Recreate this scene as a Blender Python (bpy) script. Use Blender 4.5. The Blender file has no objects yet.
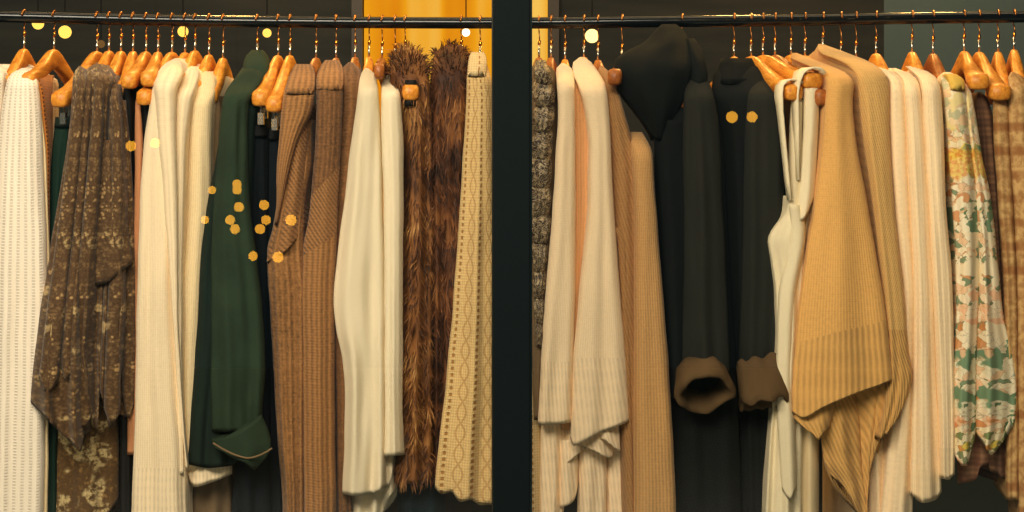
import bpy, math, random
import numpy as np
from mathutils import Vector, noise, Matrix
random.seed(7)
PI = math.pi
sc = bpy.context.scene
COL = sc.collection

# ------------------------------------------------------------------ camera geometry
D = 3.6                      # camera to rail plane, metres
FPX = 1024 * D / 2.2528      # focal length in pixels of the 1024 wide frame
HY = 150.0                   # pixel row of the horizon
RZ = 1.70                    # rail height
ZC = RZ - (HY - 20) * D / FPX

def kk(d): return (D - d) / FPX
def wx(px, d=0.0): return (px - 512) * kk(d)
def wz(py, d=0.0): return ZC - (py - HY) * kk(d)
def W(px, py, d=0.0): return Vector((wx(px, d), -d, wz(py, d)))

def curve1(pts):
    """smooth monotone-ish interpolation through (x, v) points"""
    if isinstance(pts, (int, float)):
        return lambda x: float(pts)
    xs = [float(p[0]) for p in pts]; vs = [float(p[1]) for p in pts]
    n = len(xs)
    if n == 1:
        return lambda x: vs[0]
    dl = [(vs[i+1]-vs[i])/(xs[i+1]-xs[i]) for i in range(n-1)]
    m = [dl[0]] + [0.0 if dl[i-1]*dl[i] <= 0 else 2*dl[i-1]*dl[i]/(dl[i-1]+dl[i]) for i in range(1, n-1)] + [dl[-1]]
    def f(x):
        if x <= xs[0]: return vs[0]
        if x >= xs[-1]: return vs[-1] + dl[-1]*(x-xs[-1])*0.5
        i = 0
        while x > xs[i+1]: i += 1
        h = xs[i+1]-xs[i]; t = (x-xs[i])/h
        return ((1+2*t)*(1-t)**2*vs[i] + t*(1-t)**2*h*m[i] + t*t*(3-2*t)*vs[i+1] + t*t*(t-1)*h*m[i+1])
    return f

# ------------------------------------------------------------------ materials
def lin(c):
    out = []
    for v in c[:3]:
        v /= 255.0
        out.append(v/12.92 if v <= 0.04045 else ((v+0.055)/1.055)**2.4)
    return (*out, 1.0)

class Mat:
    def __init__(s, name):
        s.m = bpy.data.materials.new(name); s.m.use_nodes = True
        s.t = s.m.node_tree; s.t.nodes.clear()
        s.out = s.t.nodes.new('ShaderNodeOutputMaterial')
        s.uv = None
    def node(s, ty, **kw):
        n = s.t.nodes.new(ty)
        for k, v in kw.items(): setattr(n, k, v)
        return n
    def link(s, a, b): s.t.links.new(a.s if isinstance(a, E) else a, b)
    def put(s, sock, v):
        if isinstance(v, E): s.t.links.new(v.s, sock)
        elif isinstance(v, bpy.types.NodeSocket): s.t.links.new(v, sock)
        else: sock.default_value = v
    def UV(s):
        if s.uv is None:
            n = s.node('ShaderNodeUVMap', uv_map='UVMap'); x = s.node('ShaderNodeSeparateXYZ')
            s.t.links.new(n.outputs[0], x.inputs[0])
            s.uvv = n.outputs[0]; s.uv = (E(s, x.outputs[0]), E(s, x.outputs[1]))
        return s.uv
    def noise(s, scale, detail=2.0, rough=0.5, vec=None, sx=1.0, sy=1.0, dist=0.0):
        s.UV()
        n = s.node('ShaderNodeTexNoise'); n.inputs['Scale'].default_value = scale
        n.inputs['Detail'].default_value = detail; n.inputs['Roughness'].default_value = rough
        n.inputs['Distortion'].default_value = dist
        v = vec
        if v is None:
            mp = s.node('ShaderNodeMapping'); mp.inputs['Scale'].default_value = (sx, sy, 1)
            s.t.links.new(s.uvv, mp.inputs['Vector']); v = mp.outputs[0]
        s.t.links.new(v, n.inputs['Vector'])
        return E(s, n.outputs[0]), n.outputs[1]
    def voro(s, scale, vec=None, feature='F1', rnd=1.0):
        s.UV()
        n = s.node('ShaderNodeTexVoronoi', feature=feature); n.inputs['Scale'].default_value = scale
        n.inputs['Randomness'].default_value = rnd
        s.t.links.new(vec if vec is not None else s.uvv, n.inputs['Vector'])
        return n
    def warp(s, scale, amt):
        f, c = s.noise(scale, 2.0)
        sub = s.node('ShaderNodeVectorMath', operation='SUBTRACT'); s.t.links.new(c, sub.inputs[0]); sub.inputs[1].default_value = (.5, .5, .5)
        mul = s.node('ShaderNodeVectorMath', operation='SCALE'); s.t.links.new(sub.outputs[0], mul.inputs[0]); mul.inputs['Scale'].default_value = amt
        add = s.node('ShaderNodeVectorMath', operation='ADD'); s.t.links.new(s.uvv, add.inputs[0]); s.t.links.new(mul.outputs[0], add.inputs[1])
        return add.outputs[0]
    def mix(s, f, a, b):
        n = s.node('ShaderNodeMix', data_type='RGBA')
        s.put(n.inputs[0], f); s.put(n.inputs[6], a); s.put(n.inputs[7], b)
        return n.outputs[2]
    def ramp(s, f, stops, mode='LINEAR'):
        n = s.node('ShaderNodeValToRGB'); cr = n.color_ramp; cr.interpolation = mode
        while len(cr.elements) < len(stops): cr.elements.new(0.5)
        for e, (p, c) in zip(cr.elements, stops): e.position = p; e.color = lin(c)
        s.put(n.inputs[0], f); return n.outputs[0]
    def finish(s, color, rough=0.9, height=None, bump=0.003, metal=0.0, spec=0.25, sheen=0.0, trans=0.0, alpha=None, emit=None, emits=0.0):
        p = s.node('ShaderNodeBsdfPrincipled')
        s.put(p.inputs['Base Color'], color); s.put(p.inputs['Roughness'], rough)
        p.inputs['Metallic'].default_value = metal; p.inputs['Specular IOR Level'].default_value = spec
        if sheen: p.inputs['Sheen Weight'].default_value = sheen
        if emit is not None:
            s.put(p.inputs['Emission Color'], emit); s.put(p.inputs['Emission Strength'], emits)
        if alpha is not None: s.put(p.inputs['Alpha'], alpha)
        if height is not None:
            b = s.node('ShaderNodeBump'); b.inputs['Distance'].default_value = bump; b.inputs['Strength'].default_value = 1.0
            s.put(b.inputs['Height'], height); s.t.links.new(b.outputs[0], p.inputs['Normal'])
        s.t.links.new(p.outputs[0], s.out.inputs[0])
        return s.m

class E:
    """node-socket expression"""
    def __init__(s, m, sock): s.m = m; s.s = sock
    def op(s, o, b=None, c=None):
        n = s.m.t.nodes.new('ShaderNodeMath'); n.operation = o
        s.m.t.links.new(s.s, n.inputs[0])
        if b is not None: s.m.put(n.inputs[1], b)
        if c is not None: s.m.put(n.inputs[2], c)
        return E(s.m, n.outputs[0])
    def __add__(s, b): return s.op('ADD', b)
    __radd__ = __add__
    def __sub__(s, b): return s.op('SUBTRACT', b)
    def __rsub__(s, b): return s.op('MULTIPLY', -1.0).op('ADD', b)
    def __mul__(s, b): return s.op('MULTIPLY', b)
    __rmul__ = __mul__
    def sin(s): return s.op('SINE')
    def wave(s, p, ph=0.0): return ((s * (2*PI/p)) + ph).sin() * 0.5 + 0.5
    def gt(s, b): return s.op('GREATER_THAN', b)
    def pw(s, b): return s.op('POWER', b)
    def mx(s, b): return s.op('MAXIMUM', b)
    def mn(s, b): return s.op('MINIMUM', b)
    def ab(s): return s.op('ABSOLUTE')
    def sstep(s, a, b):
        n = s.m.t.nodes.new('ShaderNodeMapRange'); n.interpolation_type = 'SMOOTHSTEP'
        s.m.t.links.new(s.s, n.inputs[0]); n.inputs[1].default_value = a; n.inputs[2].default_value = b
        return E(s.m, n.outputs[0])

def dk(c, f): return tuple(v*f for v in c)

def m_knit(name, col, p=0.006, q=0.005, depth=0.55, heather=0.15, bump=0.002, diag=0.0):
    depth *= 0.55; bump *= 0.35
    """plain / ribbed knit: wales of width p, courses q; groove darkness = depth"""
    m = Mat(name); U, V = m.UV()
    w = (U + V*diag).wave(p)
    c = V.wave(q)
    h = w*0.75 + c*0.25
    n, _ = m.noise(140, 3, 0.6); n2, _ = m.noise(9, 2, sy=0.6)
    f = (h.sstep(0.05, 0.75)*depth + (1-depth)) * ((n-0.5)*heather*2 + 1.0) * ((n2-0.5)*0.22 + 1.0)
    colr = m.mix(f, lin(dk(col, 0.42)), lin(tuple(min(255, v*1.03) for v in col)))
    return m.finish(colr, 0.92, h + n*0.4, bump, sheen=0.12)

def m_chunky(name, col):
    m = Mat(name); U, V = m.UV()
    colm = U.wave(0.016); dash = V.wave(0.0062)
    groove = (1 - colm).sstep(0.45, 0.9)
    half = (U + 0.008).wave(0.016).sstep(0.7, 1.0)
    cell = groove*dash.sstep(0.3, 0.8)
    h = 1 - cell*0.55 - (1-groove)*((U*1.0).wave(0.008))*0.08
    n, _ = m.noise(120, 2); n2, _ = m.noise(7, 2)
    f = h*((n-0.5)*0.12 + 1)*((n2-0.5)*0.15 + 1)
    colr = m.mix(f.sstep(-0.25, 0.95), lin(dk(col, 0.70)), lin(col))
    return m.finish(colr, 0.92, h, 0.002, sheen=0.1)

def m_pointelle(name, col, hole=(168, 122, 66), p=0.06, q=0.0135, ph=0.0, motif=True):
    m = Mat(name); U, V = m.UV()
    u = U + ph
    colm = ((u*(2*PI/p)).sin()*0.5 + 0.5)
    holes = colm.sstep(0.955, 0.99)*(V.wave(q).sstep(0.35, 0.65))
    if motif:
        zig = ((V*(2*PI/0.085)).sin())*0.010
        uu = (u + zig + p*0.5)
        leaf = ((uu*(2*PI/p)).sin()*0.5+0.5).sstep(0.975, 0.996)
        uu2 = (u - zig + p*0.5)
        leaf2 = ((uu2*(2*PI/p)).sin()*0.5+0.5).sstep(0.975, 0.996)
        holes = holes.mx(leaf*0.45).mx(leaf2*0.45)
    st = U.wave(0.0055)*0.5 + V.wave(0.0058)*0.5
    n, _ = m.noise(110, 2); n2, _ = m.noise(8, 2)
    base = m.mix(st*0.5 + n*0.4 + n2*0.3, lin(dk(col, 0.70)), lin(col))
    colr = m.mix(holes, base, lin(hole))
    return m.finish(colr, 0.9, st*0.3 - holes*1.0, 0.0018, sheen=0.1)

def m_lacycardigan(name, col):
    m = Mat(name); U, V = m.UV()
    n, _ = m.noise(170, 3, 0.7); n2, _ = m.noise(8, 2); n3, _ = m.noise(60, 2, .6, sx=1.5)
    rib = (U + n3*.004).wave(0.013); course = V.wave(0.0065)
    h = rib*0.6 + course*0.15
    f = h*0.30 + n*0.75 - 0.05 + (n3-0.5)*0.5 + (n2-0.5)*0.3
    colr = m.mix(f, lin(dk(col, 0.36)), lin(tuple(min(255, v*1.3) for v in col)))
    return m.finish(colr, 0.93, h + n*0.6, 0.002, sheen=0.12)

def m_cloth(name, col, var=0.2, rough=0.85, sc1=10, weave=0.0016, tint=None):
    m = Mat(name); U, V = m.UV()
    n, _ = m.noise(sc1, 3); n2, _ = m.noise(240, 2)
    f = (n-0.5)*var*2 + (n2-0.5)*0.25 + 0.6
    colr = m.mix(f, lin(dk(col, 0.85 if tint else 0.6)), lin(tint if tint else tuple(min(255, v*1.12) for v in col)))
    return m.finish(colr, rough, n2 + (U+V).wave(weave)*0.4, 0.0006)

def m_paisley(name, dark, tan, light, bias=0.0):
    m = Mat(name); U, V = m.UV()
    wv = m.warp(30, 0.015)
    a = m.voro(30, wv); da = E(m, a.outputs['Distance'])
    b = m.voro(110, wv); db = E(m, b.outputs['Distance'])
    n, _ = m.noise(20, 2); n2, _ = m.noise(200, 2); n3, _ = m.noise(70, 3, 0.65)
    petals = (1 - db.sstep(0.25, 0.5))
    rosette = (1 - da.sstep(0.28, 0.42))
    f = petals*(rosette*0.75 + 0.2) + (n3.sstep(0.5, 0.7))*0.35
    c1 = m.mix(f.mn(1.0), lin(dark), lin(tan))
    g = (n + bias).sstep(0.60, 0.68)*(n3.sstep(0.40, 0.56))
    c2 = m.mix(g*0.85, c1, lin(light))
    c3 = m.mix(n2.sstep(0.40, 0.7)*0.4, c2, lin(dk(dark, 0.5)))
    return m.finish(c3, 0.8, n2, 0.0006, sheen=0.15)

def m_floral(name):
    m = Mat(name); U, V = m.UV()
    wv = m.warp(34, 0.035)
    a = m.voro(17, wv); sep = m.node('ShaderNodeSeparateColor'); m.t.links.new(a.outputs['Color'], sep.inputs[0])
    c1 = m.ramp(E(m, sep.outputs[0]), [(0, (240, 222, 186)), (0.30, (122, 146, 112)), (0.48, (238, 190, 150)), (0.63, (228, 200, 96)), (0.72, (240, 226, 194)), (0.86, (222, 150, 78)), (0.94, (164, 180, 164))], 'CONSTANT')
    wv2 = m.warp(60, 0.02)
    b = m.voro(70, wv2); sep2 = m.node('ShaderNodeSeparateColor'); m.t.links.new(b.outputs['Color'], sep2.inputs[0])
    c2 = m.ramp(E(m, sep2.outputs[0]), [(0, (240, 224, 190)), (0.40, (234, 192, 150)), (0.58, (98, 126, 90)), (0.74, (210, 140, 80)), (0.86, (242, 228, 196))], 'CONSTANT')
    n, _ = m.noise(26, 2); n4, _ = m.noise(120, 3)
    c = m.mix(n.sstep(0.45, 0.49)*0.85, c1, c2)
    ed = m.voro(70, wv2, 'DISTANCE_TO_EDGE'); e = E(m, ed.outputs['Distance']).sstep(0.0, 0.05)
    c = m.mix((1-e)*n.sstep(0.45, 0.49)*0.45, c, lin((120, 96, 60)))
    n9, _ = m.noise(40, 2); band = (V + n9*.05).sstep(1.375, 1.39)*(1 - (V + n9*.05).sstep(1.435, 1.45))
    c = m.mix(band*.8, c, m.mix(n4.sstep(.45, .55), lin((224, 150, 62)), lin((232, 200, 92))))
    c = m.mix(V.sstep(1.445, 1.465)*.5, c, lin((240, 224, 190)))
    # a broad orange and yellow band low on the chest, as printed on the cloth
    return m.finish(c, 0.75, None)

def m_plaid(name, a, b, c_):
    m = Mat(name); U, V = m.UV()
    x = U.wave(0.03).sstep(0.3, 0.7); y = V.wave(0.034).sstep(0.3, 0.7); y2 = V.wave(0.0125)
    c = m.mix(x*0.6, lin(a), lin(b)); c = m.mix(y*0.5, c, lin(c_)); c = m.mix(y2*0.35, c, lin(dk(a, 0.5)))
    return m.finish(c, 0.85)

def m_mottle(name, a, b, c_):
    m = Mat(name); U, V = m.UV()
    n, _ = m.noise(55, 3, 0.6, sx=1.2); n2, _ = m.noise(9, 2, sy=0.6); st = V.wave(0.05).sstep(0.5, 0.95)
    c = m.mix(n.sstep(0.38, 0.62), lin(a), lin(b)); c = m.mix(st*n2.sstep(0.35, 0.65)*0.8, c, lin(c_))
    return m.finish(c, 0.85, n, 0.001)

def m_sequin(name):
    m = Mat(name); U, V = m.UV()
    wv = m.warp(40, 0.02)
    b = m.voro(150, wv); d = E(m, b.outputs['Distance']); sep = m.node('ShaderNodeSeparateColor'); m.t.links.new(b.outputs['Color'], sep.inputs[0])
    n, _ = m.noise(60, 3, dist=2.0); sw = (n*40).sin()*0.5 + 0.5
    f = sw.sstep(0.5, 0.9)*0.7 + E(m, sep.outputs[0]).sstep(0.75, 0.95)*0.5
    c = m.mix(f, lin((50, 38, 28)), lin((196, 174, 138)))
    return m.finish(c, 0.5, d, 0.002, spec=0.5)

def m_fur(name, ramp):
    m = Mat(name)
    g = m.node('ShaderNodeNewGeometry')
    r = E(m, g.outputs['Random Per Island'])
    tc = m.node('ShaderNodeTexCoord')
    nz = m.node('ShaderNodeTexNoise'); nz.inputs['Scale'].default_value = 9; nz.inputs['Detail'].default_value = 3
    m.t.links.new(tc.outputs['Object'], nz.inputs['Vector'])
    f = r*0.55 + (E(m, nz.outputs[0]) - 0.5)*1.7 + 0.22
    return m.finish(m.ramp(f, ramp), 0.65, spec=0.3)

def m_wood(name, a, b):
    m = Mat(name)
    tc = m.node('ShaderNodeTexCoord'); mp = m.node('ShaderNodeMapping'); mp.inputs['Scale'].default_value = (70, 6, 60)
    m.t.links.new(tc.outputs['Object'], mp.inputs[0])
    nz = m.node('ShaderNodeTexNoise'); nz.inputs['Scale'].default_value = 1.6; nz.inputs['Detail'].default_value = 3; nz.inputs['Distortion'].default_value = 0.8
    m.t.links.new(mp.outputs[0], nz.inputs[0])
    return m.finish(m.ramp(E(m, nz.outputs[0]), [(0.3, a), (0.7, b)]), 0.42, spec=0.4)

def m_plain(name, col, rough=0.5, metal=0.0, spec=0.4, var=0.15, scale=30):
    m = Mat(name)
    tc = m.node('ShaderNodeTexCoord'); nz = m.node('ShaderNodeTexNoise'); nz.inputs['Scale'].default_value = scale; nz.inputs['Detail'].default_value = 3
    m.t.links.new(tc.outputs['Object'], nz.inputs[0])
    f = (E(m, nz.outputs[0])-0.5)*2*var + 0.6
    return m.finish(m.mix(f, lin(dk(col, 0.75)), lin(tuple(min(255, v*1.12) for v in col))), rough, metal=metal, spec=spec)

def m_emit(name, col, strength):
    m = Mat(name); e = m.node('ShaderNodeEmission'); e.inputs[0].default_value = lin(col); e.inputs[1].default_value = strength
    m.t.links.new(e.outputs[0], m.out.inputs[0]); return m.m

# ------------------------------------------------------------------ object helpers
def mesh_obj(name, verts, faces, mat, parent=None, uvs=None, smooth=True, loc=None):
    me = bpy.data.meshes.new(name)
    off = parent.location.copy() if parent is not None else (loc or Vector((0, 0, 0)))
    if parent is not None and parent.parent is not None:
        off = parent.location + parent.parent.location
    me.from_pydata([tuple(Vector(v)-off) for v in verts], [], faces)
    if uvs is not None:
        l = me.uv_layers.new(name='UVMap')
        k = 0
        flat = [0.0]*(2*len(me.loops))
        for p, fu in zip(me.polygons, uvs):
            for q, li in enumerate(p.loop_indices):
                flat[2*li] = fu[q][0]; flat[2*li+1] = fu[q][1]
        l.data.foreach_set('uv', flat)
    if smooth: me.polygons.foreach_set('use_smooth', [True]*len(me.polygons))
    me.materials.append(mat); me.update()
    o = bpy.data.objects.new(name, me); COL.objects.link(o)
    if parent is not None: o.parent = parent
    elif loc is not None: o.location = loc
    return o

def thing(name, label, cat, loc, group=None):
    o = bpy.data.objects.new(name, None); o.empty_display_size = 0.05; COL.objects.link(o); o.location = loc
    o['label'] = label; o['category'] = cat
    if group: o['group'] = group
    return o

def box(name, a, b, mat, kind='structure', bevel=0.0, parent=None):
    x0, y0, z0 = a; x1, y1, z1 = b
    v = [(x0,y0,z0),(x1,y0,z0),(x1,y1,z0),(x0,y1,z0),(x0,y0,z1),(x1,y0,z1),(x1,y1,z1),(x0,y1,z1)]
    f = [(0,3,2,1),(4,5,6,7),(0,1,5,4),(1,2,6,5),(2,3,7,6),(3,0,4,7)]
    o = mesh_obj(name, v, f, mat, parent, smooth=False)
    if bevel:
        md = o.modifiers.new('bevel', 'BEVEL'); md.width = bevel; md.segments = 2
    if kind: o['kind'] = kind
    return o

def tube_mesh(path, rad, n=8, cap=True):
    vs, fs = [], []
    P = [Vector(p) for p in path]; m = len(P)
    R = rad if isinstance(rad, (list, tuple)) else [rad]*m
    prev = None
    for i, p in enumerate(P):
        t = (P[min(i+1, m-1)] - P[max(i-1, 0)]).normalized()
        if prev is None:
            a = t.orthogonal().normalized()
        else:
            a = (prev - t*prev.dot(t)).normalized()
        prev = a; b = t.cross(a)
        for j in range(n):
            th = 2*PI*j/n
            vs.append(p + (a*math.cos(th) + b*math.sin(th))*R[i])
    for i in range(m-1):
        for j in range(n):
            fs.append((i*n+j, i*n+(j+1) % n, (i+1)*n+(j+1) % n, (i+1)*n+j))
    if cap:
        fs.append(tuple(range(n-1, -1, -1))); fs.append(tuple(range((m-1)*n, m*n)))
    return vs, fs

def merge(*ms):
    V, F = [], []
    for v, f in ms:
        o = len(V); V += list(v); F += [tuple(i+o for i in q) for q in f]
    return V, F

# ------------------------------------------------------------------ rail
rail_y = curve1([(-120, 14), (0, 16.5), (240, 21.5), (490, 23), (530, 23), (640, 21.8), (780, 20.4), (900, 18.4), (1024, 16.8), (1150, 15)])
def rail_z(px): return wz(rail_y(px))

# ------------------------------------------------------------------ the drape loft
def loft(name, mat, parent, L, R, dp, hem=None, rnd=0.03, pw=2.0, folds=(), back='body', hx=None, bw=0.018, thick=0.05,
         nf=30, step=5.0, wob=0.0, seed=0, uvw=None, edge=0.7, top=None, ybot=None, y0=None, lip=True, mid=0.0, far=0.93, frange=None, cap=None):
    """A closed draped volume. L/R = outline columns as functions of the row, seen at depth dp(row) in front of the rail.
       The outline is turned into world points at their real depth; the rest of the body runs back to the far shoulder."""
    Lf, Rf, df = curve1(L), curve1(R), curve1(dp)
    ya = y0 if y0 is not None else min(L[0][0], R[0][0])
    yb = ybot if ybot is not None else max(L[-1][0], R[-1][0])
    hemf = curve1(hem) if hem is not None else (lambda u: yb)
    topf = curve1(top) if top is not None else (lambda u: ya)
    nr = max(6, int((yb-ya)/step)+1)
    rng = random.Random(seed)
    so = rng.uniform(0, 100)
    fl = [(f[0], f[1], f[2], f[3] if len(f) > 3 else rng.uniform(0, 6.28), f[4] if len(f) > 4 else rng.uniform(-1, 1)) for f in folds]
    if uvw is None:
        ym = ya + 0.6*(min(yb, 512)-ya); uvw = (Rf(ym)-Lf(ym))*kk(df(ym))
    hxw = wx(hx) if hx is not None else None
    fa, fb = frange if frange else (ya, yb)
    if cap is None: cap = 9.0 if (back == 'body' and top is None and df(ya) <= .165 and ya < 100) else 0.0
    ysh = ya
    dend = max(df(ya + (yb-ya)*q) for q in (0.1, 0.2, 0.4))
    for i in range(200):
        ysh = ya + (yb-ya)*i/199
        if df(ysh) >= 0.9*dend: break
    xs = wx(0.5*(Lf(ysh)+Rf(ysh)), df(ysh))
    nb = 13 if back == 'body' else 9
    n = nf + nb
    verts, uv = [], []
    for i in range(nr):
        t = i/(nr-1)
        edge_pts = []
        for j in range(nf):
            th = PI*j/(nf-1); u = 0.5*(1-math.cos(th))
            u = 0.65*u + 0.35*j/(nf-1)
            y = topf(u) + t*(hemf(u)-topf(u))
            l, r = Lf(y), Rf(y)
            if edge:
                l += edge*noise.noise(Vector((y*0.03, so, 1.3))) ; r += edge*noise.noise(Vector((y*0.03, so, 7.7)))
            d0 = df(y)
            hw = 0.5*(r-l)*kk(d0)
            q = abs(2*u-1)
            rr = min(rnd, hw*1.2)
            d = d0 - rr*(1 - max(0.0, 1 - q**pw)**(1.0/pw))
            tt = (y-fa)/max(1.0, (fb-fa))
            em = min(1.0, max(0.0, 6*tt))*(1-q**6*0.6)*min(1.0, (r-l)/34.0)
            if cap and y < ya+cap:
                cs_ = math.sqrt(max(0.0, 1-(1-(y-ya)/cap)**2)); cm = 0.5*(l+r)
                l = cm+(l-cm)*(.3+.7*cs_); r = cm+(r-cm)*(.3+.7*cs_); d -= (1-cs_)*.018
            for (fq, a0, a1, ph, dr) in fl:
                a = a0 + (a1-a0)*tt
                d += em*a*math.cos(2*PI*fq*u + ph + dr*2.2*tt + 0.9*noise.noise(Vector((so, tt*2.5, fq))))
            if wob: d += em*wob*noise.noise(Vector((u*3.0+so, y*0.016, so)))
            px = l + (r-l)*u
            p = W(px, y, d)
            verts.append(p); uv.append(((u-0.5)*uvw, p.z))
            if j in (0, nf-1): edge_pts.append(p)
        pl, pr = edge_pts
        z = 0.5*(pl.z+pr.z)
        dcur = max(0.02, -0.5*(pl.y+pr.y))
        if back == 'body':
            s = min(1.0, dcur/0.12); b = min(bw, 0.45*abs(pr.x-pl.x))*(0.5+0.5*s)
            db = -min(dcur, dend)*far
            xf = hxw - (xs-hxw)*min(1.0, dcur/dend)*(far/0.93); mx_ = hxw + (xs-hxw)*mid; my_ = -mid*dcur
            ctr = [(pr.x, pr.y), (mx_+b, my_), (xf+b*0.75, -db-0.02*s), (xf, -db), (xf-b*0.75, -db-0.02*s), (mx_-b, my_), (pl.x, pl.y)]
            for j in range(1, nb+1):
                q = j/(nb+1)*6; k = min(5, int(q)); fr = q-k
                a, c = ctr[k], ctr[k+1]
                zz = pr.z + (pl.z-pr.z)*(j/(nb+1))
                verts.append(Vector((a[0]+(c[0]-a[0])*fr, a[1]+(c[1]-a[1])*fr, zz))); uv.append((uvw*(0.5+0.3*j), zz))
        else:
            cx, cy, hwx = 0.5*(pl.x+pr.x), 0.5*(pl.y+pr.y), 0.5*(pr.x-pl.x)
            for j in range(1, nb+1):
                th = PI*j/(nb+1)
                zz = pr.z + (pl.z-pr.z)*(j/(nb+1))
                verts.append(Vector((cx+hwx*math.cos(th), cy+thick*math.sin(th)**0.8, zz))); uv.append((uvw*(0.5+0.3*j), zz))
    faces, fuv = [], []
    for i in range(nr-1):
        for j in range(n):
            j2 = (j+1) % n
            faces.append((i*n+j, (i+1)*n+j, (i+1)*n+j2, i*n+j2))
            ua, ub, uc, ud = uv[i*n+j], uv[(i+1)*n+j], uv[(i+1)*n+j2], uv[i*n+j2]
            if j2 == 0: uc = (ub[0]+0.01, uc[1]); ud = (ua[0]+0.01, ud[1])
            fuv.append((ua, ub, uc, ud))
    if frange is None or y0 is None and top is None:
        faces.append(tuple(range(n))); fuv.append(tuple(uv[j] for j in range(n)))
    if lip:                                        # turned-in hem so the edge has thickness
        base = (nr-1)*n
        cx = sum(verts[base+j].x for j in range(n))/n; cy = sum(verts[base+j].y for j in range(n))/n
        o = len(verts)
        for j in range(n):
            v = verts[base+j]; c = Vector((cx-v.x, cy-v.y, 0)); ln = max(1e-5, c.length)
            verts.append(v + c/ln*min(0.006, ln*0.5) + Vector((0, 0, 0.012))); uv.append(uv[base+j])
        for j in range(n):
            j2 = (j+1) % n
            faces.append((base+j, o+j, o+j2, base+j2)); fuv.append((uv[base+j], uv[base+j], uv[base+j2], uv[base+j2]))
    return mesh_obj(name, verts, faces, mat, parent, fuv)

def cut(P, a, b):
    """the outline P restricted to rows a..b"""
    f = curve1(P)
    ys = [a] + [p[0] for p in P if a < p[0] < b] + [b]
    return [(y, f(y)) for y in ys]

# ------------------------------------------------------------------ hangers
M_WOOD = m_wood('hanger_wood', (196, 118, 34), (240, 166, 62))
M_WOODD = m_wood('hanger_wood_dark', (140, 78, 30), (186, 112, 48))
M_HOOK = m_plain('copper_wire', (170, 116, 64), 0.3, 1.0)
M_FERR = m_plain('nickel', (215, 205, 190), 0.25, 1.0)
M_BRASS = m_plain('brass', (214, 150, 60), 0.25, 1.0)
HANG = 'wooden hangers on the rail'

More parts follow.
